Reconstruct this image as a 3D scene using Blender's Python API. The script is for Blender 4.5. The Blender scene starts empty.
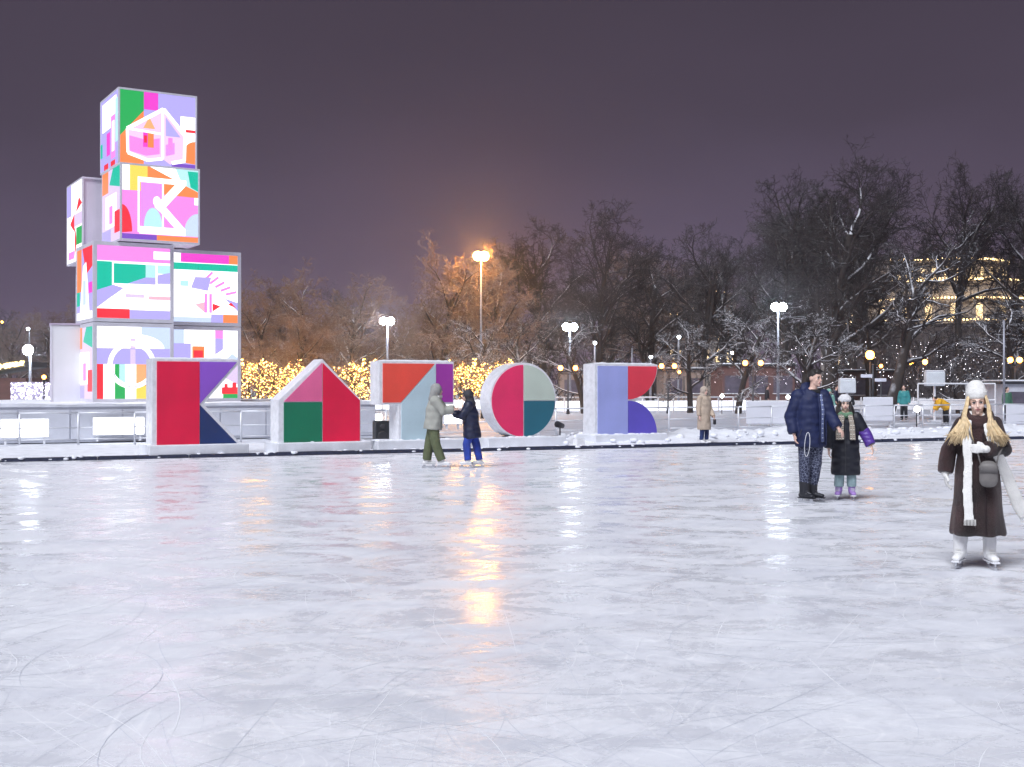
import bpy, bmesh, math, random
from mathutils import Vector, Matrix, noise
R = math.radians
random.seed(7)
sc = bpy.context.scene
COL = sc.collection
F, CX, HY, CH = 1230.0, 512.0, 387.0, 1.63     # focal length in pixels, principal column, horizon row, eye height

# ------------------------------------------------------------------ camera, sky, sun, exposure
cam = bpy.data.cameras.new('camera'); co = bpy.data.objects.new('camera', cam); COL.objects.link(co)
cam.sensor_width = 36; cam.lens = 36 * F / 1024; cam.clip_end = 3000
co.location = (0, 0, CH); co.rotation_euler = (R(90) + math.atan((HY - 383.5) / F), 0, 0)
sc.camera = co
sc.view_settings.view_transform = 'Standard'; sc.view_settings.look = 'None'
sc.view_settings.exposure = 0; sc.view_settings.gamma = 1
try:
    sc.view_settings.use_curve_mapping = False
    sc.cycles.use_denoising = True
    sc.cycles.max_bounces = 6; sc.cycles.diffuse_bounces = 3; sc.cycles.glossy_bounces = 3
    sc.cycles.volume_bounces = 0; sc.cycles.sample_clamp_indirect = 8
except Exception:
    pass

w = bpy.data.worlds.new('World'); sc.world = w; w.use_nodes = True
nt = w.node_tree; nd = nt.nodes; lk = nt.links
bg = nd['Background']
tc = nd.new('ShaderNodeTexCoord'); sp = nd.new('ShaderNodeSeparateXYZ'); lk.new(tc.outputs['Generated'], sp.inputs[0])
rp = nd.new('ShaderNodeValToRGB'); e = rp.color_ramp.elements
e[0].position = 0.0; e[0].color = (.175, .130, .205, 1)
e[1].position = 1.0; e[1].color = (.040, .034, .046, 1)
for p_, c_ in ((.10, (.122, .094, .152, 1)), (.22, (.074, .058, .088, 1)), (.35, (.058, .046, .068, 1))):
    q = e.new(p_); q.color = c_
ns = nd.new('ShaderNodeTexNoise'); ns.inputs['Scale'].default_value = 2.2; ns.inputs['Detail'].default_value = 5
mp = nd.new('ShaderNodeMapping'); mp.inputs['Scale'].default_value = (1, 1, 2.5)
lk.new(tc.outputs['Generated'], mp.inputs[0]); lk.new(mp.outputs[0], ns.inputs['Vector'])
ad = nd.new('ShaderNodeMath'); ad.operation = 'MULTIPLY_ADD'; ad.inputs[1].default_value = .22; lk.new(ns.outputs[0], ad.inputs[0])
sb = nd.new('ShaderNodeMath'); sb.operation = 'SUBTRACT'; sb.inputs[1].default_value = .11
lk.new(sp.outputs[2], ad.inputs[2]); lk.new(ad.outputs[0], sb.inputs[0]); lk.new(sb.outputs[0], rp.inputs[0])
lk.new(rp.outputs[0], bg.inputs[0]); bg.inputs[1].default_value = 1.0

sl = bpy.data.lights.new('sun', 'SUN'); so = bpy.data.objects.new('sun', sl); COL.objects.link(so)
sl.energy = 4.3; sl.angle = R(35); sl.color = (.90, .93, 1.0)
so.rotation_euler = (R(38), 0, R(-28))          # the floodlit side is behind the camera

# ------------------------------------------------------------------ helpers
def P(px, d, z=0.0):
    return Vector(((px - CX) / F * d, d, z))
def PG(px, py, z=0.0):
    d = F * (CH - z) / (py - HY)
    return P(px, d, z)
def zat(py, d):
    return CH - (py - HY) * d / F

MATS = {}
def mat(name, col, rough=.6, var=.12, scale=6.0, bump=0.0, bscale=40.0, metal=0.0, emit=0.0, ecol=None, spec=.5, sheen=0.0):
    if name in MATS: return MATS[name]
    m = bpy.data.materials.new(name); m.use_nodes = True
    n = m.node_tree.nodes; l = m.node_tree.links
    b = n['Principled BSDF']
    b.inputs['Roughness'].default_value = rough; b.inputs['Metallic'].default_value = metal
    b.inputs['Specular IOR Level'].default_value = spec
    if sheen: b.inputs['Sheen Weight'].default_value = sheen
    t = n.new('ShaderNodeTexCoord'); x = n.new('ShaderNodeTexNoise')
    x.inputs['Scale'].default_value = scale; x.inputs['Detail'].default_value = 4
    l.new(t.outputs['Object'], x.inputs['Vector'])
    r = n.new('ShaderNodeValToRGB'); l.new(x.outputs[0], r.inputs[0])
    r.color_ramp.elements[0].position = .3; r.color_ramp.elements[1].position = .7
    r.color_ramp.elements[0].color = tuple(max(0, c * (1 - var)) for c in col) + (1,)
    r.color_ramp.elements[1].color = tuple(min(1, c * (1 + var)) for c in col) + (1,)
    l.new(r.outputs[0], b.inputs['Base Color'])
    if bump:
        y = n.new('ShaderNodeTexNoise'); y.inputs['Scale'].default_value = bscale; y.inputs['Detail'].default_value = 3
        l.new(t.outputs['Object'], y.inputs['Vector'])
        bm_ = n.new('ShaderNodeBump'); bm_.inputs['Strength'].default_value = bump; bm_.inputs['Distance'].default_value = .02
        l.new(y.outputs[0], bm_.inputs['Height']); l.new(bm_.outputs[0], b.inputs['Normal'])
    if emit:
        b.inputs['Emission Color'].default_value = tuple(ecol or col) + (1,)
        b.inputs['Emission Strength'].default_value = emit
    MATS[name] = m
    return m
def glow(name, col, s, sample=True, base=.5):
    m = mat(name, tuple(c * base for c in col), .4, .02, emit=s, ecol=col)
    if not sample: m.cycles.emission_sampling = 'NONE'
    return m

class MB:
    def __init__(s): s.v = []; s.f = []; s.m = []
    def add(s, vs, fs, mi=0, M=None):
        o = len(s.v)
        s.v += [tuple(M @ Vector(p)) if M else tuple(p) for p in vs]
        s.f += [tuple(i + o for i in f) for f in fs]; s.m += [mi] * len(fs)
    def box(s, c, d, rz=0, mi=0, M=None):
        x, y, z = d[0] / 2, d[1] / 2, d[2] / 2
        vs = [(-x,-y,-z),(x,-y,-z),(x,y,-z),(-x,y,-z),(-x,-y,z),(x,-y,z),(x,y,z),(-x,y,z)]
        T = Matrix.Translation(c) @ Matrix.Rotation(rz, 4, 'Z')
        if M: T = M @ T
        s.add(vs, [(0,3,2,1),(4,5,6,7),(0,1,5,4),(1,2,6,5),(2,3,7,6),(3,0,4,7)], mi, T)
    def prism(s, poly, y0, y1, mi=0, M=None):      # polygon in the XZ plane (counter-clockwise seen from -Y), extruded along Y
        k = len(poly)
        vs = [(a, y0, b) for a, b in poly] + [(a, y1, b) for a, b in poly]
        fs = [tuple(range(k)), tuple(range(2 * k - 1, k - 1, -1))]
        for i in range(k):
            j = (i + 1) % k; fs.append((i, i + k, j + k, j))
        s.add(vs, fs, mi, M)
    def tube(s, pts, rad, n=8, ax=None, caps=True, mi=0, hemi=False):
        pts = [Vector(p) for p in pts]; rr = []
        for r in rad: rr.append((r, r) if not isinstance(r, (tuple, list)) else r)
        if hemi and len(pts) > 1:
            d0 = (pts[0] - pts[1]).normalized(); d1 = (pts[-1] - pts[-2]).normalized()
            a0 = min(rr[0]); a1 = min(rr[-1])
            pre = [(pts[0] + d0 * a0 * q, tuple(x * g for x in rr[0])) for q, g in ((.95, .3), (.7, .71), (.35, .93))]
            post = [(pts[-1] + d1 * a1 * q, tuple(x * g for x in rr[-1])) for q, g in ((.35, .93), (.7, .71), (.95, .3))]
            pts = [p for p, _ in pre] + pts + [p for p, _ in post]; rr = [r for _, r in pre] + rr + [r for _, r in post]
        k = len(pts); vs = []
        prev = Vector(ax) if ax else None
        for i in range(k):
            t = (pts[min(i + 1, k - 1)] - pts[max(i - 1, 0)])
            t = t.normalized() if t.length > 1e-9 else Vector((0, 0, 1))
            a = prev if prev is not None else (Vector((1, 0, 0)) if abs(t.x) < .8 else Vector((0, 1, 0)))
            a = a - t * a.dot(t)
            if a.length < 1e-4: a = t.orthogonal()
            a.normalize(); b = t.cross(a)
            if ax is None: prev = a
            for j in range(n):
                th = 2 * math.pi * j / n
                vs.append(pts[i] + a * (rr[i][0] * math.cos(th)) + b * (rr[i][1] * math.sin(th)))
        fs = []
        for i in range(k - 1):
            for j in range(n):
                q = (j + 1) % n
                fs.append((i * n + j, i * n + q, (i + 1) * n + q, (i + 1) * n + j))
        if caps:
            fs.append(tuple(range(n - 1, -1, -1))); fs.append(tuple(range((k - 1) * n, k * n)))
        s.add(vs, fs, mi)
    def ell(s, c, r, M=None, seg=14, rings=9, mi=0):
        vs = [(0, 0, -1)]
        for i in range(1, rings):
            ph = -math.pi / 2 + math.pi * i / rings
            for j in range(seg):
                th = 2 * math.pi * j / seg
                vs.append((math.cos(ph) * math.cos(th), math.cos(ph) * math.sin(th), math.sin(ph)))
        vs.append((0, 0, 1)); fs = []
        for j in range(seg): fs.append((0, 1 + (j + 1) % seg, 1 + j))
        for i in range(rings - 2):
            for j in range(seg):
                a = 1 + i * seg + j; b = 1 + i * seg + (j + 1) % seg
                fs.append((a, b, b + seg, a + seg))
        L = len(vs) - 1
        for j in range(seg): fs.append((L, 1 + (rings - 2) * seg + j, 1 + (rings - 2) * seg + (j + 1) % seg))
        if not isinstance(r, (tuple, list)): r = (r, r, r)
        T = Matrix.Translation(c) @ (M.to_4x4() if M else Matrix.Identity(4)) @ Matrix.Diagonal((r[0], r[1], r[2], 1))
        s.add(vs, fs, mi, T)
    def mesh(s, name, mats, smooth=False):
        me = bpy.data.meshes.new(name); me.from_pydata(s.v, [], s.f)
        if not isinstance(mats, (list, tuple)): mats = [mats]
        for m in mats: me.materials.append(m)
        if len(mats) > 1: me.polygons.foreach_set('material_index', s.m)
        if smooth: me.polygons.foreach_set('use_smooth', [True] * len(me.polygons))
        me.update(); return me
    def build(s, name, mats, parent=None, smooth=False, bevel=0):
        o = bpy.data.objects.new(name, s.mesh(name, mats, smooth)); COL.objects.link(o)
        if parent: o.parent = parent
        if bevel:
            b = o.modifiers.new('bevel', 'BEVEL'); b.width = bevel; b.segments = 2; b.limit_method = 'ANGLE'
        return o
def tag(o, label=None, cat=None, group=None, kind=None):
    if label: o['label'] = label
    if cat: o['category'] = cat
    if group: o['group'] = group
    if kind: o['kind'] = kind
    return o
def thing(name, label, cat, loc=(0, 0, 0), rz=0, group=None):
    o = bpy.data.objects.new(name, None); COL.objects.link(o); o.location = loc; o.rotation_euler = (0, 0, rz)
    o.empty_display_size = .2
    return tag(o, label, cat, group)
def copy_tree(o, parent=None):
    c = o.copy(); COL.objects.link(c); c.parent = parent
    for ch in list(o.children): copy_tree(ch, c)
    return c
BENCH = bpy.data.scenes.new('bench')       # small scene in which modifiers are evaluated
def fuse(mb, name, m, parent, voxel=.012, smooth=4, rough=0.0, rscale=6.0, stretch=1.0, dec=0):
    """voxel-fuse overlapping lofts into ONE continuous skin"""
    o = bpy.data.objects.new(name, mb.mesh(name, m)); BENCH.collection.objects.link(o)
    r = o.modifiers.new('r', 'REMESH'); r.mode = 'VOXEL'; r.voxel_size = voxel
    if smooth:
        q = o.modifiers.new('s', 'SMOOTH'); q.iterations = smooth; q.factor = .5
    BENCH.view_layers[0].update(); dg = BENCH.view_layers[0].depsgraph
    me = bpy.data.meshes.new_from_object(o.evaluated_get(dg))
    BENCH.collection.objects.unlink(o); COL.objects.link(o)
    old = o.data; o.modifiers.clear(); o.data = me; bpy.data.meshes.remove(old)
    me.name = name
    if not me.materials: me.materials.append(m)
    if rough:
        nv = len(me.vertices); cs = [0.0] * (3 * nv); me.vertices.foreach_get('co', cs); nr = [0.0] * (3 * nv); me.vertex_normals.foreach_get('vector', nr)
        for i in range(0, 3 * nv, 3):
            k = noise.noise(Vector((cs[i] * rscale, cs[i + 1] * rscale, cs[i + 2] * rscale * stretch))) * rough
            cs[i] += nr[i] * k; cs[i + 1] += nr[i + 1] * k; cs[i + 2] += nr[i + 2] * k
        me.vertices.foreach_set('co', cs)
    me.polygons.foreach_set('use_smooth', [True] * len(me.polygons)); me.update()
    o.parent = parent
    return o

# ------------------------------------------------------------------ materials
def ice_material():
    m = bpy.data.materials.new('ice'); m.use_nodes = True
    n = m.node_tree.nodes; l = m.node_tree.links; b = n['Principled BSDF']
    t = n.new('ShaderNodeTexCoord')
    def nz(scale, sx=1, sy=1, det=6, dist=0.0, rough=.6, rot=0):
        mp = n.new('ShaderNodeMapping'); mp.inputs['Scale'].default_value = (sx, sy, 1); mp.inputs['Rotation'].default_value = (0, 0, rot)
        l.new(t.outputs['Object'], mp.inputs[0])
        x = n.new('ShaderNodeTexNoise'); x.inputs['Scale'].default_value = scale; x.inputs['Detail'].default_value = det
        x.inputs['Distortion'].default_value = dist; x.inputs['Roughness'].default_value = rough
        l.new(mp.outputs[0], x.inputs['Vector']); return x.outputs[0]
    def ramp(src, a, b_, c0=(0, 0, 0, 1), c1=(1, 1, 1, 1)):
        r = n.new('ShaderNodeValToRGB'); r.color_ramp.elements[0].position = a; r.color_ramp.elements[1].position = b_
        r.color_ramp.elements[0].color = c0; r.color_ramp.elements[1].color = c1; l.new(src, r.inputs[0]); return r.outputs[0]
    def math_(op, a, b_):
        x = n.new('ShaderNodeMath'); x.operation = op; x.use_clamp = True
        for i, q in enumerate((a, b_)):
            if isinstance(q, (int, float)): x.inputs[i].default_value = q
            else: l.new(q, x.inputs[i])
        return x.outputs[0]
    big = nz(.55, 1, 1.3, 7, .8)
    mid = nz(2.6, 1, 1.0, 8, 1.2, .7)
    fine = nz(22, 1, 1, 5, .4, .75)
    frost = ramp(math_('ADD', math_('MULTIPLY', big, .45), math_('ADD', math_('MULTIPLY', mid, .4), math_('MULTIPLY', fine, .15))), .33, .66)
    # hairline blade scratches: iso-lines of warped noise
    lines = None
    for k, (s_, sx, sy, rot) in enumerate(((.8, 1, .5, .4), (1.1, .45, 1, 1.1), (.9, 1, .35, 2.2), (1.6, .4, 1, 2.8))):
        q = nz(s_, sx, sy, 2, .6, .4, rot)
        x = n.new('ShaderNodeMath'); x.operation = 'PINGPONG'; x.inputs[1].default_value = .03; l.new(q, x.inputs[0])
        ln = ramp(x.outputs[0], .0, .0011, (1, 1, 1, 1), (0, 0, 0, 1))
        msk = ramp(nz(.9, 1, 1, 3, 0, .5, rot + 1), .50, .60)
        ln = math_('MULTIPLY', ln, msk)
        lines = ln if lines is None else math_('MAXIMUM', lines, ln)
    white = math_('ADD', math_('MULTIPLY', frost, .85), math_('MULTIPLY', lines, .35))
    mix = n.new('ShaderNodeMix'); mix.data_type = 'RGBA'
    mix.inputs[6].default_value = (.63, .65, .72, 1); mix.inputs[7].default_value = (.91, .92, .95, 1)
    l.new(white, mix.inputs[0]); l.new(mix.outputs[2], b.inputs['Base Color'])
    rr = n.new('ShaderNodeMapRange'); rr.inputs[3].default_value = .11; rr.inputs[4].default_value = .60
    gl = ramp(math_('ADD', math_('MULTIPLY', nz(1.2, .8, 1.3, 7, .9, .7, .3), .55), math_('ADD', math_('MULTIPLY', mid, .3), math_('MULTIPLY', fine, .15))), .425, .575)
    l.new(gl, rr.inputs[0]); l.new(rr.outputs[0], b.inputs['Roughness'])
    b.inputs['IOR'].default_value = 1.31
    bp = n.new('ShaderNodeBump'); bp.inputs['Strength'].default_value = .10; bp.inputs['Distance'].default_value = .02
    h = math_('ADD', math_('MULTIPLY', mid, .6), math_('MULTIPLY', fine, .25))
    l.new(h, bp.inputs['Height']); l.new(bp.outputs[0], b.inputs['Normal'])
    return m
ICE = ice_material()
SNOW = mat('snow', (.78, .80, .86), .75, .10, 3.0, .5, 9.0)
SNOWD = mat('trodden_snow', (.60, .62, .68), .8, .16, 1.2, .6, 6.0)
WHITE = mat('white_paint', (.78, .79, .82), .4, .05, 5)
STEEL = mat('brushed_steel', (.80, .81, .85), .36, .10, 7, .06, 30, metal=.2)
PLINTH = mat('plinth_white', (.74, .76, .81), .55, .10, 2.5, .2, 14)
GREYP = mat('grey_panel', (.66, .68, .75), .22, .14, 1.1)
DARK = mat('dark_metal', (.03, .032, .04), .5, .2, 8)
RUBBER = mat('navy_rubber', (.018, .024, .055), .6, .5, 14, .5, 20)
BLACK = mat('black_cloth', (.012, .013, .018), .8, .25, 12, .4, 60)
SKIN = mat('skin', (.72, .47, .38), .5, .05, 20)

# ------------------------------------------------------------------ ground
E0 = Vector((-11.1, 26.7, 0)); E1 = Vector((16.1, 38.6, 0)); U = (E1 - E0).normalized(); N = Vector((-U.y, U.x, 0))
def grid(name, x0, x1, y0, y1, nx, ny, zf, m):
    vs = []; fs = []
    for j in range(ny + 1):
        for i in range(nx + 1):
            x = x0 + (x1 - x0) * i / nx; y = y0 + (y1 - y0) * j / ny; vs.append((x, y, zf(x, y)))
    for j in range(ny):
        for i in range(nx):
            a = j * (nx + 1) + i; fs.append((a, a + 1, a + nx + 2, a + nx + 1))
    b = MB(); b.add(vs, fs); return b.build(name, m, smooth=True)
g = MB(); g.add([(-1500, -300, -.03), (1500, -300, -.03), (1500, 2500, -.03), (-1500, 2500, -.03)], [(0, 1, 2, 3)])
tag(g.build('snowy_ground', SNOWD), kind='structure')
g = MB(); a = E0 - U * 70; b_ = E1 + U * 70
g.add([a, b_, b_ - N * 120, a - N * 120], [(3, 2, 1, 0)]); tag(g.build('ice_rink', ICE), kind='structure')
# far sheet of ice on the other side of the railing
g = MB(); a = E0 + N * 9 + U * 8; b_ = E1 + N * 9 + U * 60
g.add([a, b_, b_ + N * 34, a + N * 34], [(0, 1, 2, 3)]); o = g.build('far_ice_rink', mat('worn_ice', (.44, .46, .53), .5, .15, .6, .3, 5)); o.location.z = -.012; tag(o, kind='structure')
# snowy verge just outside the kerb
def verge():
    nu, nv = 330, 26; vs = []; fs = []
    for i in range(nu + 1):
        u = -30 + 90 * i / nu
        for j in range(nv + 1):
            v = .10 + 6.4 * j / nv; p = E0 + U * u + N * v
            k = noise.noise(Vector((u * .55, v * .8, 0))) * .5 + .5; k2 = noise.noise(Vector((u * 2.7, v * 3.1, 5)))
            bank = math.exp(-((v - 2.9) / 1.5) ** 2) * max(0, min(1, (u - 13) / 4)) * (.06 + .36 * k + .13 * k2)
            left = math.exp(-((v - 4.2) / 1.3) ** 2) * max(0, min(1, (6 - u) / 3)) * (.05 + .12 * k + .03 * k2)
            vs.append((p.x, p.y, .03 + .02 * k2 * min(1, v) + bank + left - (.06 if j == nv else 0)))
    for i in range(nu):
        for j in range(nv):
            q = i * (nv + 1) + j; fs.append((q, q + nv + 1, q + nv + 2, q + 1))
    g = MB(); g.add(vs, fs); return g.build('snow_bank', SNOW, smooth=True)
tag(verge(), kind='structure')
# rubber kerb in lengths
for i in range(34):
    u = -24 + i * 2.0
    k = MB(); k.box((0, 0, .035), (1.97, .16, .09)); k.box((0, .02, .084), (1.9, .10, .012))
    o = k.build('rink_kerb', RUBBER, bevel=.012); q = E0 + U * (u + 1); o.location = (q.x, q.y, random.uniform(-.012, .008)); o.rotation_euler = (0, 0, math.atan2(U.y, U.x) + random.uniform(-.004, .004))
    tag(o, kind='structure')
kb = MB(); rnd = random.Random(31)
for i in range(420):
    u = rnd.uniform(-8, 42); q = E0 + U * u + N * rnd.uniform(-.07, .22); r_ = rnd.uniform(.02, .07); kb.ell((q.x, q.y, rnd.uniform(.02, .085)), (r_ * 1.7, r_, r_ * .55), Matrix.Rotation(rnd.uniform(0, 3), 3, 'Z'), 7, 5)
for lx, ly, w_ in ((-8.3, 28.5, 2.4), (-5.5, 29.8, 2.6), (-3.3, 31.0, 2.4), (-.6, 32.6, 2.4), (2.4, 34.6, 2.3)):
    for i in range(46):
        t_ = rnd.random(); v_ = rnd.gauss(0, .05); r_ = rnd.uniform(.02, .06)
        kb.ell((lx + (t_ * w_ - .2) * .875 + v_ + .08, ly + (t_ * w_ - .2) * .485 - .16 - abs(v_), rnd.choice((.30, .03))), (r_ * 1.8, r_ * 1.2, r_ * .5), None, 7, 5)
for i in range(500):
    u = rnd.uniform(14, 46); v_ = rnd.gauss(2.9, 1.0); q = E0 + U * u + N * v_; r_ = rnd.uniform(.03, .13); kb.ell((q.x, q.y, .08 + .16 * math.exp(-((v_ - 2.9) / 1.5) ** 2) + rnd.uniform(-.05, .05)), (r_ * 1.3, r_, r_ * .7), Matrix.Rotation(rnd.uniform(0, 3), 3, 'Z'), 7, 5)
tag(kb.build('snow_crumbs', SNOW, None, True), kind='stuff')
# blade marks: shallow ridges of shaved ice
def marks(name, n, w0, w1, m, seed, ymax=26):
    rnd = random.Random(seed); mk = MB()
    for i in range(n):
        y = 3.6 + (ymax - 3.6) * rnd.random() ** 1.6; x = rnd.uniform(-.48, .48) * y
        th = rnd.uniform(0, 6.28); k = rnd.choice((-1, 1)) * rnd.uniform(.02, 1.0) ** 1.5; L = rnd.uniform(.3, 2.8); wd = rnd.uniform(w0, w1) * (1 + y * .05)
        p = Vector((x, y, 0)); vs = []; m_ = 12; z0 = rnd.uniform(.0008, .0016)
        for j in range(m_ + 1):
            d = Vector((math.cos(th), math.sin(th), 0)); s_ = Vector((-d.y, d.x, 0)); t_ = wd * math.sin(math.pi * (j + .15) / (m_ + .3))
            vs += [p - s_ * t_ + Vector((0, 0, z0)), p + Vector((0, 0, z0 + t_ * .35)), p + s_ * t_ + Vector((0, 0, z0))]
            p = p + d * (L / m_); th += k * L / m_
        fs = []
        for j in range(m_):
            q = 3 * j; fs += [(q, q + 3, q + 4, q + 1), (q + 1, q + 4, q + 5, q + 2)]
        if max(v[1] for v in vs) < 26.5: mk.add(vs, fs)
    tag(mk.build(name, m, smooth=True), kind='stuff')
marks('skate_marks', 750, .0008, .0030, mat('shaved_ice', (.88, .89, .93), .7, .05), 3)
marks('skate_grooves', 520, .0006, .0018, mat('cut_ice', (.60, .63, .71), .4, .1), 4)

# ------------------------------------------------------------------ stage, railing, light boxes
RA = R(27.5); RU = Vector((math.cos(RA), math.sin(RA), 0)); RN = Vector((-RU.y, RU.x, 0)); R0 = Vector((-12.3, 33.4, 0))
# stage under the tower
SP = [(-26, 30.2), (-13.0, 36.2), (-6.6, 40.2), (-4.6, 41.4), (-9.6, 48.5), (-30, 40)]
st = thing('stage', 'low white stage with a snowy top carrying the cube tower', 'stage')
sm = MB(); vs = [(x, y, 0) for x, y in SP] + [(x, y, 1.05) for x, y in SP]; k = len(SP)
sm.add(vs, [tuple(range(k - 1, -1, -1))] + [(i, (i + 1) % k, (i + 1) % k + k, i + k) for i in range(k)] + [tuple(range(k, 2 * k))])
sm.build('base', mat('stage_panel', (.55, .57, .64), .35, .12, 1.5, metal=.3), st)
# snow on top
def lid(poly, z, nx=70):
    c = Vector((sum(x for x, _ in poly) / len(poly), sum(y for _, y in poly) / len(poly), 0)); b = bmesh.new()
    lo = [b.verts.new((c.x + (x - c.x) * 1.012, c.y + (y - c.y) * 1.012, z)) for x, y in poly]
    f = b.faces.new(lo); r = bmesh.ops.extrude_face_region(b, geom=[f]); 
    for v in r['geom']:
        if isinstance(v, bmesh.types.BMVert): v.co.z += .09
    bmesh.ops.triangulate(b, faces=b.faces[:]); bmesh.ops.subdivide_edges(b, edges=b.edges[:], cuts=9, use_grid_fill=True)
    for v in b.verts:
        if v.co.z > z + .05: v.co.z += .07 * noise.noise(Vector((v.co.x * .9, v.co.y * .9, 1)))
    me = bpy.data.meshes.new('snow_cap'); b.to_mesh(me); b.free(); me.materials.append(SNOW)
    o = bpy.data.objects.new('snow_cap', me); COL.objects.link(o); return o
lid(SP, 1.05).parent = st
for (x0, y0), (x1, y1) in zip(SP[:3], SP[1:4]):                      # facing panels along the front
    a = Vector((x0, y0, 0)); d = Vector((x1, y1, 0)) - a; nseg = max(1, round(d.length / 1.5)); rz = math.atan2(d.y, d.x)
    for i in range(nseg):
        p = a + d * ((i + .5) / nseg); off = Vector((d.y, -d.x, 0)).normalized() * .015
        m_ = MB(); m_.box((0, 0, 0), (d.length / nseg - .05, .03, .86)); q = m_.build('facing_panel', GREYP, st, bevel=.006); q.location = p + off + Vector((0, 0, .53)); q.rotation_euler.z = rz
LED = glow('led_box', (.95, .97, 1.0), 5.0)
def lightbox(p, rz, L, h, label):
    t = thing('light_box', label, 'light box', p, rz, 'lit boxes at the foot of the stage')
    m_ = MB(); m_.box((0, .06, h / 2 + .02), (L + .06, .16, h + .04)); m_.build('housing', WHITE, t, bevel=.008)
    m_ = MB()
    m_.box((0, -.035, h / 2 + .02), (L, .02, h - .03)); m_.build('lit_face', LED, t)
    for s_ in (-1, 1):
        m_ = MB(); m_.box((s_ * (L / 2 - .1), .06, -.08), (.06, .1, .2)); m_.build('foot', STEEL, t)
for px, dpt, L, lab in ((25, 34.6, 1.22, 'glowing white light box at the far left below the stage'),
                        (119, 36.6, 1.42, 'glowing white light box between the tower and the red letter'),
                        (256, 39.8, 1.25, 'glowing white light box between the red letter and the house letter'),
                        (366, 41.6, 1.1, 'glowing white light box right of the house letter'),
                        (453, 42.6, .62, 'glowing white light box behind the dancing couple')):
    lightbox(P(px, dpt, .20 if L > 1 else .34), R(25), L, .50 if L > 1 else .30, lab)

rail = thing('steel_railing', 'low white metal railing along the far side of the rink', 'railing')
RW = mat('rail_white', (.70, .72, .77), .4, .06, 5, metal=.2)
pm = MB(); pm.tube([(0, 0, 0), (0, 0, .92)], [.032, .032], 8); pmesh = pm.mesh('post', RW, True)
fm = MB(); fm.box((0, 0, .012), (.16, .16, .024)); fmesh = fm.mesh('foot_plate', RW)
posts = []
k = 0; u = -7.0
while u < 47:
    o = bpy.data.objects.new('post', pmesh); COL.objects.link(o); o.parent = rail; q = R0 + RU * u; o.location = (q.x, q.y, .0)
    f_ = bpy.data.objects.new('foot_plate', fmesh); COL.objects.link(f_); f_.parent = o
    posts.append(u); u += 1.5
for z, r_ in ((.92, .030), (.52, .018), (.2, .018)):
    for i in range(len(posts) - 1):
        p0 = R0 + RU * posts[i]; p1 = R0 + RU * posts[i + 1]
        m_ = MB(); m_.tube([(p0.x, p0.y, z), (p1.x, p1.y, z)], [r_, r_], 6); m_.build('rail', RW, rail, True)

# ------------------------------------------------------------------ letters
LR = R(29)
def width(px0, px1, d):
    q = (px1 - CX) / F; cx = (px0 - CX) / F * d
    return (cx - q * d) / (q * math.sin(LR) - math.cos(LR))
def arc(cx, cz, r, a0, a1, n=20, rz=None):
    rz = rz or r
    return [(cx + r * math.cos(R(a0 + (a1 - a0) * i / n)), cz + rz * math.sin(R(a0 + (a1 - a0) * i / n))) for i in range(n + 1)]
HL = 1.92; DP = .62
def letter(label, px0, px1, yb, shapes, outline, name):
    d = F * (CH - .30) / (yb - HY); wd = width(px0, px1, d)
    t = thing(name, label, 'letter', P(px0, d, .0), LR, 'large colour-blocked letters at the rink edge')
    z0 = .30
    b = MB(); b.prism([(x * wd, z0 + z * HL) for x, z in outline], .02, DP); b.build('body', STEEL, t, bevel=.015)
    for colname, col, poly in shapes:
        cxm = sum(p[0] for p in poly) / len(poly); czm = sum(p[1] for p in poly) / len(poly)
        q = MB(); q.prism([(x * wd, z0 + z * HL) for x, z in poly], .0, .03)
        q.build('colour_panel', mat('paint_' + colname, col, .38, .10, 1.1, .22, 2.2), t, bevel=.004)
    pl = MB(); pl.box((wd / 2, DP / 2 - .02, z0 / 2), (wd + .45, DP + .40, z0 - .004)); pl.build('plinth', PLINTH, t, bevel=.02)
    sn = MB()
    top = max(z for _, z in outline)
    xs = [x for x, z in outline if abs(z - top) < .01]
    if name != 'letter_a' and name != 'letter_o' and len(xs) > 1:
        a0, a1 = min(xs) * wd, max(xs) * wd
        n_ = 14; vv = []; ff = []
        for i in range(n_ + 1):
            for j, y in enumerate((.03, .12, DP * .5, DP - .1, DP - .02)):
                hh = .0 if j in (0, 4) else .035 + .02 * noise.noise(Vector((i * .7 + px0, j, 0)))
                if i in (0, n_): hh *= .2
                vv.append((a0 + .02 + (a1 - a0 - .04) * i / n_, y, z0 + HL * top + .002 + hh))
        for i in range(n_):
            for j in range(4): q = i * 5 + j; ff.append((q, q + 5, q + 6, q + 1))
        sn.add(vv, ff); sn.build('snow_cap', SNOW, t, True)
    return t
G = .012
SQ = [(-.055, -.01), (1, -.01), (1, 1.03), (-.055, 1.03)]
RED = (.74, .003, .055)
letter('red letter K with purple and navy arms, nearest the cube tower', 157, 237, 445,
       [('crimson', RED, [(0, 0), (.525, 0), (.525, 1), (0, 1)]),
        ('violet', (.27, .09, .58), [(.53, .49), (1, 1), (.53, 1)]),
        ('navy', (.008, .03, .13), [(.53, 0), (1, 0), (.53, .475)])],
       [(-.06, -.01), (1.02, -.01), (1.02, .03), (.58, .485), (1.02, .97), (1.02, 1.03), (-.06, 1.03)], 'letter_k')
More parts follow.
